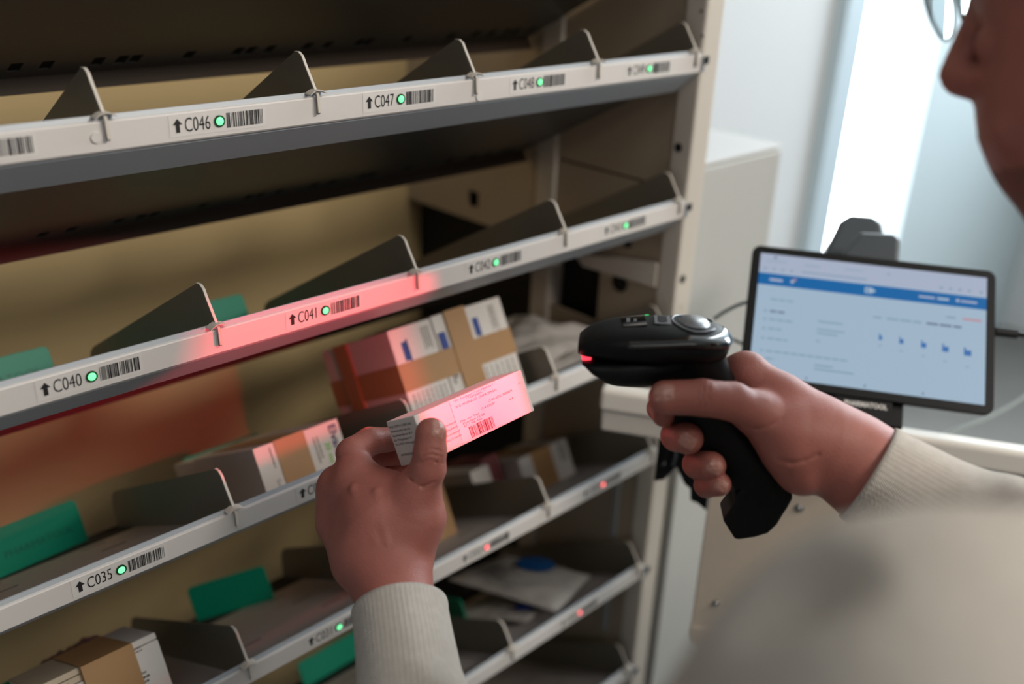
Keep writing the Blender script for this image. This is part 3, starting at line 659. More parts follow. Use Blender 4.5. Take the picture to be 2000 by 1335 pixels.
# cables
def cable(pts, r, m, label, nm='cable'): return tag(MB().tube(pts, r, m).build(nm, origin=pts[0]), label, 'cable')
cable([P(1395, 622, 1.10), P(1420, 606, 1.09), P(1458, 590, 1.075), P(1520, 580, 1.09)], .0022, m_cable, 'grey cable running from behind the scanner to the tablet left edge')
cable([P(1404, 668, 1.12), P(1425, 662, 1.11), P(1452, 672, 1.09), P(1500, 700, 1.09)], .0022, m_cable, 'short grey cable just above the right hand knuckles')
cable([P(2040, 745, 1.02), P(1990, 782, 1.02), P(1930, 815, 1.02), P(1870, 838, 1.02), P(1800, 868, 1.02)], .0028, m_cable, 'grey cable sagging below the lower right corner of the tablet')
c = thing('charging_plug', T(TW, -.0655), 'black charging plug with its cable in the right edge of the tablet', 'plug')
b = MB().prism(rr(-.0045, .0045, -.0045, .0045, .003), T(TW + .0005, -.066, -.004), Ty, Tn, Tx * .022, m_black); b.build('plug_body', c, bevel=.0008)
b = MB().tube([T(TW + .022, -.066, -.004), T(TW + .05, -.067, -.006), T(TW + .10, -.075, -.02)], .0025, m_black); b.build('cord', c)
# ---------------------------------------------------------------- barcode scanner
Ko = K(0, 0, 0)
def dirK(x, y, z): return cR * x + cU * y + cF * z
sa = dirK(-1, 0.0, .12); sa /= np.linalg.norm(sa); su = dirK(-.02, 1, -.27); su -= su.dot(sa) * sa; su /= np.linalg.norm(su); sw_ = np.cross(sa, su)
if sw_.dot(cF) > 0: sw_ = -sw_          # sw_ points to the photographer
SO = P(1275, 662, .668)
def Q(s, v, w=0): return SO + sa * s + su * v + sw_ * w
def px2(x, y): return ((1275 - x) * .000357, (662 - y) * .000362)
scn = thing('barcode_scanner', SO, 'black pistol-grip barcode scanner in the right hand, shining red at the box', 'barcode scanner')
def loft(name, secs, m, parent=scn, ex=2.6, n=40, sub=5, cap=True, build=True, mb=None):
    """secs: (centre s,v, axis angle, half height, half width); section plane is spanned by rotated v and w"""
    arr = np.array(secs, float); k = len(arr); out = []
    for i in range(k - 1):
        p0, p1, p2, p3 = arr[max(i - 1, 0)], arr[i], arr[i + 1], arr[min(i + 2, k - 1)]
        for j in range(sub):
            t = j / sub; out.append(0.5 * ((2 * p1) + (p2 - p0) * t + (2 * p0 - 5 * p1 + 4 * p2 - p3) * t * t + (-p0 + 3 * p1 - 3 * p2 + p3) * t ** 3))
    out.append(arr[-1]); vs = []; fs = []
    for s, v, a, hh, hw in out:
        hh = max(hh, 1e-4); hw = max(hw, 1e-4)
        for q in range(n):
            t = 2 * PI * q / n; c_, s_ = math.cos(t), math.sin(t)
            y = math.copysign(abs(s_) ** (2 / ex), s_) * hh; x = math.copysign(abs(c_) ** (2 / ex), c_) * hw
            vs.append(Q(s + math.sin(a) * y, v + math.cos(a) * y, x))
    N = len(out)
    for i in range(N - 1):
        for q in range(n): fs.append((i * n + q, i * n + (q + 1) % n, (i + 1) * n + (q + 1) % n, (i + 1) * n + q))
    fs += [tuple(range(n))[::-1], tuple(range((N - 1) * n, N * n))]
    b = MB() if mb is None else mb
    b.add(vs, fs, m, True)
    if build: return b.build(name, parent)
def htop(s): return np.interp(s, [-.052, -.046, -.03, .0, .025, .042, .051], [.000, .0085, .0125, .0140, .0120, .0085, .0015])
hd = []
for s in [-.0520, -.0505, -.047, -.038, -.024, -.008, .010, .026, .038, .0455, .0495, .0505]:
    tp = htop(s); bt = np.interp(s, [-.052, -.046, -.02, .02, .045, .0505], [-.004, -.013, -.014, -.012, -.009, -.007])
    hw = np.interp(s, [-.052, -.0505, -.047, -.038, -.01, .026, .0455, .0505], [.004, .012, .021, .029, .0335, .031, .025, .020])
    hd.append((s, (tp + bt) / 2, 0, max((tp - bt) / 2, .001), hw))
loft('head', hd, m_black)
lw = []
for s in [-.020, -.016, .0, .018, .030, .040, .0462, .0480]:
    bt = np.interp(s, [-.02, 0, .018, .030, .040, .048], [-.024, -.030, -.0305, -.0285, -.0215, -.0125]); tp = np.interp(s, [-.02, .03, .048], [-.004, -.008, -.0105])
    lw.append((s, (tp + bt) / 2, 0, max((tp - bt) / 2, .0006), np.interp(s, [-.02, .01, .04, .048], [.020, .027, .0255, .022])))
loft('lower_shell', lw, m_black)
rg = []
for s in [-.0532, -.052, -.048, -.038, -.024, -.006, .010, .016, .018]:
    c_ = np.interp(s, [-.053, -.03, .018], [.0008, .0045, .0035]); hw = np.interp(s, [-.0532, -.052, -.048, -.038, -.024, .0, .018], [.008, .015, .0235, .0308, .0336, .0346, .0340])
    rg.append((s, c_, 0, np.interp(s, [-.0532, -.050, -.03, .0, .016, .018], [.001, .0052, .0066, .0062, .0050, .001]), hw))
loft('glossy_band', rg, m_gloss, ex=2.3)
gp = []
for (x, y), a, hl, hw in [((1352, 690), 0, .0215, .019), ((1354, 722), .05, .0245, .0185), ((1352, 748), .15, .0285, .0180), ((1368, 790), .45, .0250, .0175), ((1392, 832), .62, .0205, .0170),
                          ((1432, 882), .70, .0185, .0165), ((1468, 925), .70, .0185, .0165), ((1492, 957), .72, .0190, .0165), ((1500, 972), .75, .0185, .0155)]:
    s, v = px2(x, y); gp.append((s, v, PI / 2 - a * 0 + 0, hl, hw)); gp[-1] = (s, v, PI / 2 + a, hl, hw)
loft('grip', gp, m_black, ex=2.4)
fp = [px2(x, y) for x, y in ((1436, 955), (1433, 983), (1412, 1014), (1436, 1053), (1442, 1056), (1475, 1050), (1500, 1041), (1517, 1022), (1528, 1000), (1535, 988), (1545, 966), (1540, 945), (1500, 925))]
b = MB().prism(fp, Q(0, 0, -.0150), sa, su, sw_ * .030, m_black); b.build('foot', scn, bevel=.003, segs=3)
b = MB(); s_, v_ = .0478, -.0085
b.prism([(-.006, -.0042), (-.0004, -.0042), (.0012, .0030), (-.006, .0030)], Q(s_, v_, -.016), sa, su, sw_ * .032, m_redwin); b.build('scan_window', scn, bevel=.0008)
# top details
def top(s, w, l=.0006):
    tp = htop(s); hw = np.interp(s, [-.052, -.0505, -.047, -.038, -.01, .026, .0455, .0505], [.004, .012, .021, .029, .0335, .031, .025, .020]); bt = -.013
    cc_, hh = (tp + bt) / 2, (tp - bt) / 2; return Q(s, cc_ + hh * max(0, 1 - abs(w / hw) ** 2.6) ** (1 / 2.6) + l, w)
def patch(pts, m, l=.0006, n=8, mb=None):
    """bilinear patch of four (s,w) corners laid on the head"""
    b = mb or MB(); a_, b_, c_, d_ = [V(*p) for p in pts]; vs = []
    for i in range(n + 1):
        for j in range(n + 1):
            u, v = i / n, j / n; q = a_ * (1 - u) * (1 - v) + b_ * u * (1 - v) + c_ * u * v + d_ * (1 - u) * v; vs.append(top(q[0], q[1], l))
    b.add(vs, [(i * (n + 1) + j, (i + 1) * (n + 1) + j, (i + 1) * (n + 1) + j + 1, i * (n + 1) + j + 1) for i in range(n) for j in range(n)], m, True); return b
b = patch([(.022, -.014), (.006, -.016), (.004, .014), (.020, .012)], m_gloss); b.build('display', scn)
b = patch([(.018, -.006), (.0155, -.006), (.0155, .006), (.018, .006)], m_silver, .0011, 4); patch([(.013, -.002), (.011, -.002), (.011, .006), (.013, .006)], m_silver, .0011, 4, b); b.build('display_digits', scn)
b = patch([(.0055, -.013), (.0025, -.013), (.0025, -.009), (.0055, -.009)], m_greenled, .0012, 4); b.build('status_led', scn)
b = patch([(-.001, -.012), (-.012, -.012), (-.012, .012), (-.001, .012)], m_silver); patch([(-.0035, -.008), (-.0095, -.008), (-.0095, .008), (-.0035, .008)], m_black, .0011, 4, b); b.build('keypad', scn)
vs = [top(-.028, 0, .0030)] + [top(-.028 + .0085 * math.cos(2 * PI * k / 24), .014 * math.sin(2 * PI * k / 24), .0022) for k in range(24)] + [top(-.028 + .0105 * math.cos(2 * PI * k / 24), .0165 * math.sin(2 * PI * k / 24), .0004) for k in range(24)]
b = MB().add(vs, [(0, 1 + k, 1 + (k + 1) % 24) for k in range(24)] + [(1 + k, 25 + k, 25 + (k + 1) % 24, 1 + (k + 1) % 24) for k in range(24)], m_silver, True); b.build('trigger_button', scn)
b = MB()
n_ = 20; e0 = [top(-.028 + .0150 * math.cos(t), .0215 * math.sin(t), .0007) for t in np.linspace(-2.6, 2.6, n_)]
b.tube(e0, .0007, m_silver, 6); b.build('trim_ring', scn)
# its red illumination
l = bpy.data.lights.new('scan_light', 'SPOT'); l.energy = 3.8; l.color = (1.0, .035, .065); l.spot_size = math.radians(110); l.spot_blend = .1; l.shadow_soft_size = .0035
lo_ = bpy.data.objects.new('scan_light', l); COL.objects.link(lo_)
lp = Q(.0530, -.0085, 0); lfw = dirK(-.7295, -.1908, .6568); lrt = dirK(.669, 0, .743); lrt /= np.linalg.norm(lrt); lfw -= lfw.dot(lrt) * lrt; lfw /= np.linalg.norm(lfw); lup = np.cross(-lfw, lrt)
if lup.dot(cU) < 0: raise RuntimeError('scan light frame')
ro = math.radians(10); lX = lrt * math.cos(ro) + lup * math.sin(ro); lY = np.cross(-lfw, lX)
lo_.location = tuple(lp - SO); lo_.rotation_euler = Matrix([[lX[i], lY[i], -lfw[i]] for i in range(3)]).to_euler(); lo_.parent = scn
# the imager throws a rectangular field
l.use_nodes = True; nt = l.node_tree; em = [n for n in nt.nodes if n.type == 'EMISSION'][0]
tc = nt.nodes.new('ShaderNodeTexCoord'); sp = nt.nodes.new('ShaderNodeSeparateXYZ'); nt.links.new(tc.outputs['Normal'], sp.inputs[0])
def mth(op, a, b=None):
    n = nt.nodes.new('ShaderNodeMath'); n.operation = op
    for k, q in enumerate((a, b)):
        if q is None: continue
        if isinstance(q, (int, float)): n.inputs[k].default_value = q
        else: nt.links.new(q, n.inputs[k])
    return n.outputs[0]
zz = mth('ABSOLUTE', sp.outputs[2]); msk = None
for ax, hw2, soft in ((0, math.tan(math.radians(28.5)), .10), (1, math.tan(math.radians(24.5)), .035)):
    q = mth('ABSOLUTE', mth('DIVIDE', sp.outputs[ax], zz)); q = mth('DIVIDE', mth('SUBTRACT', hw2, q), soft)
    n = nt.nodes.new('ShaderNodeClamp'); nt.links.new(q, n.inputs[0]); msk = n.outputs[0] if msk is None else mth('MULTIPLY', msk, n.outputs[0])
nt.links.new(mth('MULTIPLY', msk, 1.0), em.inputs['Strength']); em.inputs['Color'].default_value = (1, 1, 1, 1)
# ---------------------------------------------------------------- person
def surface_nets(g, org, h):
    """g: sampled signed distance (negative inside) -> vertices, quads"""
    ins = g < 0; nx, ny, nz = g.shape
    sm = np.zeros((nx - 1, ny - 1, nz - 1, 3)); ct = np.zeros((nx - 1, ny - 1, nz - 1))
    cs_ = [(i, j, k) for i in (0, 1) for j in (0, 1) for k in (0, 1)]
    sl = lambda i, j, k: (slice(i, nx - 1 + i), slice(j, ny - 1 + j), slice(k, nz - 1 + k))
    for a in cs_:
        for ax in range(3):
            if a[ax]: continue
            b = list(a); b[ax] = 1; ga, gb = g[sl(*a)], g[sl(*b)]; cr = (ga < 0) != (gb < 0)
            t = np.where(cr, ga / np.where(cr, ga - gb, 1), 0)
            for q in range(3): sm[..., q] += cr * (a[q] + (t if q == ax else 0))
            ct += cr
    act = ct > 0; idx = -np.ones(act.shape, int); idx[act] = np.arange(act.sum())
    ii = np.argwhere(act); vs = (ii + sm[act] / ct[act][:, None]) * h + org
    fs = []
    for ax in range(3):
        o1, o2 = (ax + 1) % 3, (ax + 2) % 3
        s0 = [slice(1, -1)] * 3; s0[ax] = slice(0, -1); s1 = list(s0); s1[ax] = slice(1, None)
        s0[ax] = slice(0, g.shape[ax] - 1); s1[ax] = slice(1, g.shape[ax])
        A, B = ins[tuple(s0)], ins[tuple(s1)]; cr = np.argwhere(A != B)
        if not len(cr): continue
        base = cr.copy(); base[:, o1] += 1; base[:, o2] += 1; flip = ~A[tuple(cr.T)]
        def cell(d1, d2):
            c = base.copy(); c[:, o1] -= d1; c[:, o2] -= d2; return idx[tuple(c.T)]
        q = np.stack([cell(1, 1), cell(0, 1), cell(0, 0), cell(1, 0)], 1); q[flip] = q[flip][:, ::-1]; fs.append(q)
    return vs, np.concatenate(fs)
class Field:
    def __init__(s, lo, hi, h):
        s.h = h; s.lo = np.array(lo, float); s.n = np.ceil((np.array(hi) - s.lo) / h).astype(int) + 1
        s.g = np.full(s.n, 1.0, np.float64)
    def region(s, lo, hi):
        a = np.maximum(0, np.floor((lo - s.lo) / s.h).astype(int)); b = np.minimum(s.n, np.ceil((hi - s.lo) / s.h).astype(int) + 1)
        if (b <= a).any(): return None, None
        ax = [s.lo[i] + np.arange(a[i], b[i]) * s.h for i in range(3)]
        return tuple(slice(a[i], b[i]) for i in range(3)), np.stack(np.meshgrid(*ax, indexing='ij'), -1)
    def merge(s, sl, d, k, sub=False):
        g = s.g[sl]
        if sub:
            hh = np.clip(.5 - .5 * (g + d) / k, 0, 1); s.g[sl] = g + (-d - g) * hh + k * hh * (1 - hh)
        elif k <= 0: s.g[sl] = np.minimum(g, d)
        else:
            hh = np.clip(.5 + .5 * (g - d) / k, 0, 1); s.g[sl] = g + (d - g) * hh - k * hh * (1 - hh)
    def cone(s, a, b, r1, r2, k=.004, sub=False, flat=None):
        a, b = np.asarray(a), np.asarray(b); m = max(r1, r2) + k + 2.5 * s.h
        sl, p = s.region(np.minimum(a, b) - m, np.maximum(a, b) + m)
        if sl is None: return
        ab = b - a; t = np.clip(((p - a) @ ab) / max(ab @ ab, 1e-12), 0, 1); q = p - a - t[..., None] * ab
        if flat is not None:
            ax, f = flat; ax = ax / np.linalg.norm(ax); dd = q @ ax; q = q + (dd * (f - 1))[..., None] * ax
        s.merge(sl, np.linalg.norm(q, axis=-1) - (r1 + t * (r2 - r1)), k, sub)
    def ell(s, c, M_, r, k=.004, sub=False):
        """M_: rows are the axes"""
        r = np.array(r); m = r.max() + k + 2.5 * s.h; sl, p = s.region(c - m, c + m)
        if sl is None: return
        q = (p - c) @ np.array(M_).T; k0 = np.linalg.norm(q / r, axis=-1); k1 = np.linalg.norm(q / r ** 2, axis=-1) + 1e-9
        s.merge(sl, k0 * (k0 - 1) / k1, k, sub)
def chain(f, pts, rad, k=.003, flat=None):
    for i in range(len(pts) - 1): f.cone(pts[i], pts[i + 1], rad[i], rad[i + 1], k, flat=flat)
def bounds(pts, m): a = np.array(pts); return a.min(0) - m, a.max(0) + m
person = thing('person', K(.23, -.6, .62) * V(1, 1, 0) + V(0, 0, FLOOR), 'person in a light grey sweatshirt and glasses, scanning a box held in the left hand', 'person')
body = MB(); nails = []
def p4(t): return P(t[0], t[1], t[2]), t[3] * t[2] / F_PX          # pixel, distance, radius in pixels at that distance
def fingers_and_palm(fin, palm, h, kpalm, extra=None):
    allp = [p4(t)[0] for c in fin for t in c] + [p4(t)[0] for seg in palm for t in seg]
    lo, hi = bounds(allp, .045); f = Field(lo, hi, h); parts = []
    for c in palm:
        q = [p4(t) for t in c]
        if len(q) == 1: f.cone(q[0][0], q[0][0] + 1e-5, q[0][1], q[0][1], kpalm)
        else: chain(f, [a for a, _ in q], [r for _, r in q], kpalm)
    for c in fin:
        g = Field(lo, hi, h); q = [p4(t) for t in c]; chain(g, [a for a, _ in q], [r for _, r in q], .0022)
        # finger meets palm softly near its root, stays crisp against its neighbours
        root = q[0][0]; ax = [g.lo[i] + np.arange(g.n[i]) * h for i in range(3)]
        X, Y, Z = np.meshgrid(*ax, indexing='ij'); dr = np.sqrt((X - root[0]) ** 2 + (Y - root[1]) ** 2 + (Z - root[2]) ** 2)
        k = np.clip(1 - (dr - .010) / .022, 0.06, 1) * .012
        hh = np.clip(.5 + .5 * (f.g - g.g) / k, 0, 1); f.g = f.g + (g.g - f.g) * hh - k * hh * (1 - hh)
    if extra: extra(f)
    return f
def crease(f, pts, r=.0009, k=.0012):
    for a, b in zip(pts[:-1], pts[1:]): f.cone(a, b, r, r, k, sub=True)
def project(f, p, d, n=60):
    """march from p along d to the surface of the field"""
    p = np.array(p, float); d = d / np.linalg.norm(d)
    for _ in range(n):
        i = np.round((p - f.lo) / f.h).astype(int)
        if (i < 0).any() or (i >= f.n).any(): p = p + d * .004; continue
        v = f.g[tuple(i)]
        if v < .0003: break
        p = p + d * max(min(v, .01), .0004)
    return p
def surf(f, px, py, D): p = P(px, py, D - .06); return project(f, p, P(px, py, D) - p)
def grad(f, p):
    i = np.clip(np.round((p - f.lo) / f.h).astype(int), 2, f.n - 3); g = np.array([f.g[tuple(i + e)] - f.g[tuple(i - e)] for e in (np.array([2, 0, 0]), np.array([0, 2, 0]), np.array([0, 0, 2]))]); return g / (np.linalg.norm(g) + 1e-9)
def nail(f, px, py, D, tx, ty, L, Wd):
    """nail plate centred at a pixel, pointing along the image direction (tx,ty)"""
    c = surf(f, px, py, D); n = grad(f, c); d = cR * tx - cU * ty; d = d - d.dot(n) * n; d /= np.linalg.norm(d); s_ = np.cross(n, d); vs = []; N = 12
    for i in range(N + 1):
        for j in range(N + 1):
            u, v = -1 + 2 * i / N, -1 + 2 * j / N
            uu, vv = u * math.sqrt(1 - v * v / 2), v * math.sqrt(1 - u * u / 2)      # disc-square map
            uu, vv = .55 * u + .45 * uu, .55 * v + .45 * vv
            p0 = c + d * (uu * L / 2) + s_ * (vv * Wd / 2) + n * .006
            q = project(f, p0, -n); edge = max(abs(u), abs(v)); vs.append(q + n * (.0007 if edge < .95 else -.0003))
    body.add(vs, [(i * (N + 1) + j, (i + 1) * (N + 1) + j, (i + 1) * (N + 1) + j + 1, i * (N + 1) + j + 1) for i in range(N) for j in range(N)], m_nail, True)
def add_field(f, m, mb):
    vs, fs = surface_nets(f.g, f.lo, f.h); mb.add(vs, [tuple(map(int, q)) for q in fs], m, True)

# left hand: back of the hand to the viewer, thumb on the right, box pinched
LT = [(812, 962, .700, 44), (836, 915, .690, 35), (840, 880, .686, 32), (842, 846, .686, 31)]
LI = [(700, 935, .725, 34), (688, 885, .735, 31), (722, 861, .745, 27), (762, 858, .757, 24)]
LM = [(672, 950, .735, 32), (690, 905, .765, 27), (735, 888, .775, 24), (790, 885, .775, 22)]
LR = [(655, 975, .745, 30), (690, 935, .785, 25), (745, 918, .790, 22), (800, 905, .785, 20)]
LP = [(662, 1005, .750, 28), (700, 965, .790, 22), (745, 945, .795, 20), (795, 930, .790, 18)]
lp_ = [[(690, 930, .722, 37), (705, 950, .72, 40)], [(658, 940, .733, 32), (672, 965, .73, 38)], [(704, 955, .725, 48), (745, 1010, .715, 84)], [(656, 962, .738, 38), (668, 1015, .735, 46), (712, 1085, .715, 68)], [(812, 965, .700, 45), (812, 1010, .703, 54), (785, 1070, .703, 68)],
       [(745, 1010, .715, 84), (748, 1085, .708, 82)], [(735, 1080, .71, 78), (768, 1150, .69, 71), (779, 1200, .675, 72)], [(700, 960, .73, 50), (806, 975, .705, 42)]]
def lx(f):
    for (x0, y0), (x1, y1), (x2, y2) in (((822, 884), (842, 876), (862, 880)), ((824, 892), (842, 886), (864, 892)), ((818, 905), (840, 897), (866, 905))):
        crease(f, [surf(f, x0, y0, .69), surf(f, x1, y1, .69), surf(f, x2, y2, .69)], .0005, .0009)
    for xs in (((648, 905), (660, 893), (676, 886)),):
        crease(f, [surf(f, x, y, .73) for x, y in xs], .0005, .001)
    for a, b_ in (((690, 955), (735, 1060)), ((735, 960), (755, 1060))):                    # faint extensor tendons
        pa, pb = surf(f, *a, .72), surf(f, *b_, .71); f.cone(pa + cF * .0016, pb + cF * .0026, .0022, .0018, .004)
    crease(f, [surf(f, 800, 935, .70), surf(f, 825, 950, .70), surf(f, 850, 940, .70)], .0005, .002)
fl = fingers_and_palm([LI, LM, LR, LP, LT], lp_, .00125, .010, lx)
add_field(fl, m_skin, body)
nail(fl, 857, 834, .685, .25, -.97, .0135, .0105)

# right hand: closed round the grip, thumb along the near side
RT = [(1478, 806, .655, 40), (1432, 784, .645, 38), (1372, 776, .638, 36), (1300, 776, .6375, 34)]
RI = [(1452, 728, .680, 38), (1385, 735, .712, 27), (1310, 772, .712, 25), (1288, 797, .690, 24), (1296, 812, .668, 22)]
RM = [(1500, 770, .700, 36), (1405, 800, .722, 28), (1335, 833, .712, 27), (1322, 850, .684, 31), (1343, 856, .662, 31)]
RR = [(1520, 810, .700, 34), (1440, 860, .722, 27), (1375, 893, .712, 26), (1362, 906, .685, 28), (1390, 909, .662, 28)]
RP = [(1540, 850, .700, 32), (1460, 905, .720, 24), (1392, 937, .708, 23), (1380, 947, .684, 24), (1404, 945, .663, 24)]
rp_ = [[(1462, 730, .680, 40), (1525, 795, .675, 60), (1592, 852, .672, 78)], [(1478, 806, .655, 40), (1545, 850, .660, 58), (1600, 870, .664, 72)], [(1510, 840, .660, 42), (1545, 885, .660, 46), (1566, 916, .664, 44)],
       [(1566, 916, .664, 44), (1620, 895, .668, 60)], [(1592, 852, .672, 78), (1660, 893, .668, 84), (1705, 930, .664, 90), (1780, 972, .655, 96), (1850, 1010, .648, 100)], [(1520, 800, .70, 46), (1590, 860, .69, 60)]]
def rx(f):
    for (x0, y0), (x1, y1), (x2, y2) in (((1376, 745), (1372, 770), (1378, 800)), ((1386, 748), (1382, 772), (1388, 796)), ((1366, 748), (1362, 768), (1366, 792))):
        crease(f, [surf(f, x0, y0, .64), surf(f, x1, y1, .64), surf(f, x2, y2, .64)], .0004, .0009)
    crease(f, [surf(f, x, y, .65) for x, y in ((1455, 833), (1480, 838), (1510, 828), (1530, 815))], .0004, .0018)
    crease(f, [surf(f, x, y, .66) for x, y in ((1520, 898), (1545, 905), (1572, 900), (1598, 888))], .0005, .0025)
fr = fingers_and_palm([RI, RM, RR, RP, RT], rp_, .00125, .010, rx)
add_field(fr, m_skin, body)
nail(fr, 1296, 766, .637, -1, .02, .0150, .0125)
nail(fr, 1343, 862, .655, .80, .55, .0125, .0105)
nail(fr, 1396, 913, .655, .85, .45, .0120, .0100)
nail(fr, 1410, 949, .655, .90, .35, .0105, .0088)

# head, neck and the rest of the figure (far out of focus or out of frame)
fa = dirK(-.75, -.10, .65); fa /= np.linalg.norm(fa); hu = dirK(-.02, .96, -.25); hu -= hu.dot(fa) * fa; hu /= np.linalg.norm(hu); hw_ = np.cross(fa, hu)
HC = K(.330, .205, .475)
lo, hi = bounds([HC, K(.30, .0, .45)], .16); f = Field(lo, hi, .004)
f.ell(HC, [fa, hw_, hu], (.098, .077, .105), .02); f.ell(K(.313, .125, .496), [fa, hw_, hu], (.070, .058, .078), .02)
f.cone(K(.303, .062, .505), K(.308, .066, .49), .024, .03, .02)
f.cone(P(1925, 10, .535), P(1882, 144, .535), .0085, .0125, .008); f.cone(P(1893, 155, .53), P(1925, 150, .52), .0085, .008, .006)
f.cone(P(1955, 262, .515), P(1975, 262, .50), .0095, .0095, .008)
f.ell(K(.325, .155, .455) - hw_ * 0, [fa, hw_, hu], (.03, .078, .05), .02)
for s_ in (1, -1): f.ell(HC - hu * .045 - fa * .012 + hw_ * s_ * .078, [fa, hw_, hu], (.018, .008, .032), .004)
for s_ in (1, -1): f.ell(HC - hu * .035 + fa * .088 + hw_ * s_ * .032, [fa, hw_, hu], (.012, .016, .010), .006, sub=True); f.ell(HC - hu * .035 + fa * .083 + hw_ * s_ * .032, [fa, hw_, hu], (.012, .013, .012), .001)
f.cone(K(.335, .10, .455), K(.315, -.07, .40), .057, .062, .03)
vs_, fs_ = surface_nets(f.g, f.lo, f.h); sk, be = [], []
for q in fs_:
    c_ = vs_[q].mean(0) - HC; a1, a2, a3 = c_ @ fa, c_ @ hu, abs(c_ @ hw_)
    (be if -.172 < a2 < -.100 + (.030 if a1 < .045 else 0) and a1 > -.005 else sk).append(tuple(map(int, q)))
n0 = len(body.v); body.add(vs_, sk, m_skin, True); k_ = body.midx(m_beardshade)
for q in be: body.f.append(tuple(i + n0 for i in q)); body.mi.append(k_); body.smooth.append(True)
SHL, ELL, SHR, ELR = K(.117, -.112, .260), K(-.035, -.365, .515), K(.40, -.075, .50), K(.435, -.205, .600)
WRL, WRR = P(781, 1200, .675), P(1705, 930, .664)
NK, HIP = K(.300, -.075, .40), K(.300, -.16, .40) + V(0, 0, -.42)
lo, hi = bounds([SHL, ELL, SHR, ELR, NK, HIP, WRL, WRR], .19); f = Field(lo, hi, .010)
f.cone(SHL, ELL, .042, .036, .02); f.cone(ELL, WRL + (ELL - WRL) * .02, .034, .024, .01); f.cone(SHR, ELR, .040, .036, .02); f.cone(ELR, WRR, .034, .026, .01)
f.cone(SHL, SHR, .042, .042, .03); f.cone(NK, NK - V(0, 0, .12), .06, .10, .03); f.cone(NK - V(0, 0, .15), HIP, .11, .12, .03)
for s_ in (1, -1): f.cone(HIP, HIP + hw_ * s_ * .09 - V(0, 0, .15), .10, .08, .03)
add_field(f, m_skin, body)
body.build('body', person)

# sweatshirt
sw = MB()
def sleeve(path, rad, cuff_len, seed, n=256):
    r = np.random.RandomState(seed); pts = smooth_path([np.asarray(p) for p in path], 14); m = len(pts); rr_ = np.interp(np.linspace(0, 1, m), np.linspace(0, 1, len(rad)), rad)
    ph = r.rand(5) * 6.28; vs = []; u = None; dist = 0
    rings = [(-1, .92), (-1, .985)] + [(i, 1) for i in range(m)]
    for idx, (i, sc) in enumerate(rings):
        i0 = max(i, 0); t = pts[min(i0 + 1, m - 1)] - pts[max(i0 - 1, 0)]; t /= np.linalg.norm(t)
        if u is None: u, w = perp(t)
        else: u = u - t * u.dot(t); u /= np.linalg.norm(u); w = np.cross(t, u)
        if i > 0: dist += np.linalg.norm(pts[i] - pts[i - 1])
        c = pts[i0] + (t * .004 if idx == 0 else 0)
        for k in range(n):
            a = 2 * PI * k / n; body_ = min(1, max(0, (dist - cuff_len) / .03))
            wr = body_ * (.0022 * math.sin(dist * 75 + 2 * math.sin(a * 2 + ph[0]) + ph[1]) + .0014 * math.sin(dist * 130 + 3 * a + ph[2])) + .0009 * math.sin(2 * a + dist * 40 + ph[3])
            rib = .00014 * math.sin(a * 64) * (1 if dist < cuff_len else .6)
            ro = .0010 * math.exp(-((dist - .002) / .002) ** 2) if i >= 0 else 0
            vs.append(c + (u * math.cos(a) + w * math.sin(a)) * (rr_[i0] * sc + wr + rib + ro + (.003 * body_)))
    N = len(rings); fs = [(i * n + k, i * n + (k + 1) % n, (i + 1) * n + (k + 1) % n, (i + 1) * n + k) for i in range(N - 1) for k in range(n)]
    sw.add(vs, fs, m_sweat, True)
cl0 = P(781, 1186, .682)
axl = (ELL - cl0); axl /= np.linalg.norm(axl)
sleeve([cl0, cl0 + axl * .05 + cR * .001, cl0 + axl * .11, cl0 + axl * .17, ELL], [.0335, .0355, .0385, .044, .050], .052, 3)
cr0 = P(1694, 922, .664); axr = ELR - cr0; axr /= np.linalg.norm(axr)
sleeve([cr0, cr0 + axr * .05 - cU * .001, cr0 + axr * .10, cr0 + axr * .15, ELR], [.0360, .0385, .0430, .048, .052], .045, 8)
lo, hi = bounds([SHL, ELL, SHR, ELR, NK, HIP], .20); f = Field(lo, hi, .0065)
f.cone(SHL, ELL, .060, .048, .02); f.cone(SHR, ELR, .056, .050, .02); f.cone(SHL, K(.205, -.118, .320), .055, .052, .03); f.cone(K(.205, -.118, .320), NK - V(0, 0, .08), .052, .058, .03)
f.cone(SHR - V(0, 0, .03), NK - V(0, 0, .05), .056, .060, .03); f.cone(SHL - V(0, 0, .02), SHR - V(0, 0, .02), .055, .055, .05); f.cone(NK - V(0, 0, .17), HIP, .135, .140, .06)
f.cone(K(.165, -.20, .34), K(.30, -.20, .50), .09, .10, .05)
fa1, fa2, fa3 = surf(f, 1470, 1210, .25), surf(f, 1540, 1145, .25), surf(f, 1650, 1135, .25)
f.cone(fa1 + cF * .001, fa2 + cF * .001, .0050, .0095, .010, sub=True); f.cone(fa2 + cF * .001, fa3 + cF * .001, .0095, .0050, .010, sub=True)
add_field(f, m_sweat, sw)
sw.build('sweatshirt', person)
hr = MB(); lo, hi = bounds([HC], .15); f = Field(lo, hi, .005); f.ell(HC - fa * .012 + hu * .016, [fa, hw_, hu], (.100, .084, .104), .01)
f.ell(HC + fa * .085 - hu * .055, [fa, hw_, hu], (.085, .12, .105), .01, sub=True); f.ell(HC - fa * .02 - hu * .13, [fa, hw_, hu], (.13, .12, .07), .01, sub=True)
add_field(f, m_hair, hr); hr.build('hair', person)
tr = MB(); A1, B1 = HIP + hw_ * .09, HIP - hw_ * .09; zf = V(0, 0, FLOOR)
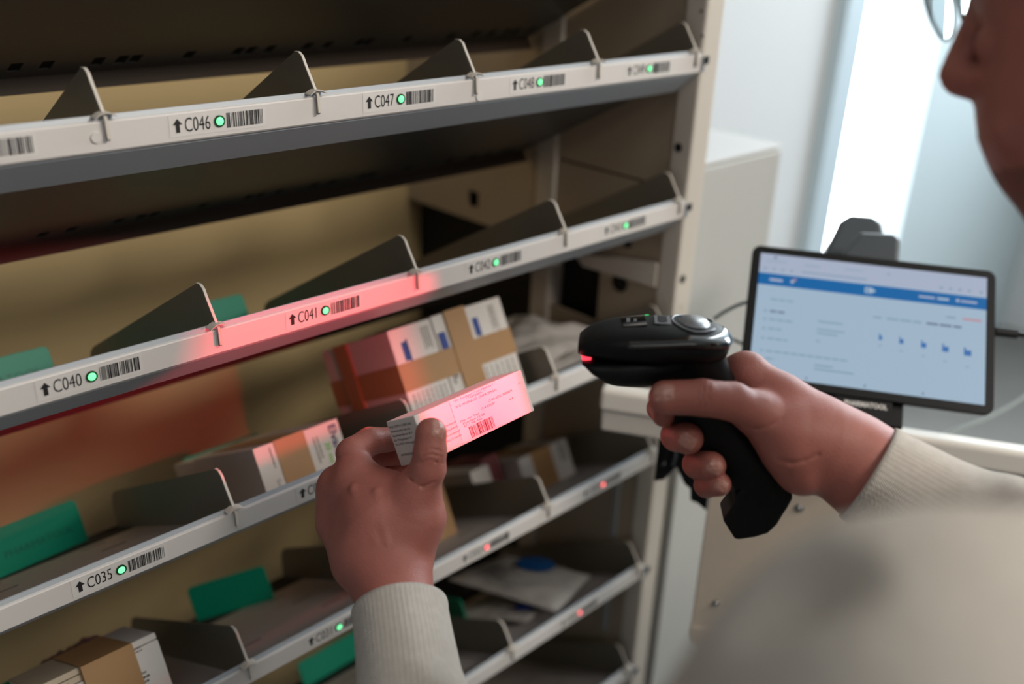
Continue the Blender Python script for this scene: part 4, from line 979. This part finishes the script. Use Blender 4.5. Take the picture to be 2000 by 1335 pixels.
lo, hi = bounds([HIP, A1 * V(1, 1, 0) + zf, B1 * V(1, 1, 0) + zf], .17); lo[2] = FLOOR - .05; f = Field(lo, hi, .012)
for q in (A1, B1): f.cone(q, q * V(1, 1, 0) + V(0, 0, FLOOR + .10), .095, .055, .03)
f.cone(HIP, HIP + V(0, 0, -.04), .135, .135, .03); add_field(f, m_trouser, tr); tr.build('trousers', person)
for q in (A1, B1):
    b = MB(); g = Field(*bounds([q * V(1, 1, 0) + zf, q * V(1, 1, 0) + zf + fa * V(1, 1, 0) * .15], .09), .008); o_ = q * V(1, 1, 0) + V(0, 0, FLOOR + .045)
    fw = fa * V(1, 1, 0); fw /= np.linalg.norm(fw); g.cone(o_ - fw * .05, o_ + fw * .14, .044, .036, .01); g.cone(o_ - fw * .04, o_ + V(0, 0, .05) - fw * .03, .045, .045, .02)
    add_field(g, m_black, b); b.build('shoe', person)
gl = MB(); GC = P(1832, -10, .515)
for s_ in (0, 1):
    c_ = GC + hw_ * (.064 * s_) * (1 if (GC + hw_ * .06 - CAM).dot(cF) > (GC - CAM).dot(cF) else -1)
    ring = [c_ + hw_ * .0260 * math.cos(t) + hu * .0235 * math.sin(t) for t in np.linspace(0, 2 * PI, 40)]
    gl.tube(ring, .0012, m_rimm, 8)
    gl.add([c_ + fa * .001] + ring[:-1], [(0, 1 + k, 1 + (k + 1) % 39) for k in range(39)], m_glass, True)
sg = 1 if (GC + hw_ * .06 - CAM).dot(cF) > (GC - CAM).dot(cF) else 1
gl.tube([GC + hw_ * sg * .026 + hu * .004, GC + hw_ * sg * .032 + hu * .007 + fa * .003, GC + hw_ * sg * .038 + hu * .004], .0012, m_rimm, 8)
for q, s2 in ((GC - hw_ * sg * .026, -sg), (GC + hw_ * sg * .090, sg)):
    gl.tube([q + hu * .006, q + hu * .006 - fa * .03 + hw_ * s2 * .004, q + hu * .006 - fa * .11 + hw_ * s2 * .006, q - hu * .016 - fa * .135], .0013, m_rimm, 8)
gl.build('eyeglasses', person)
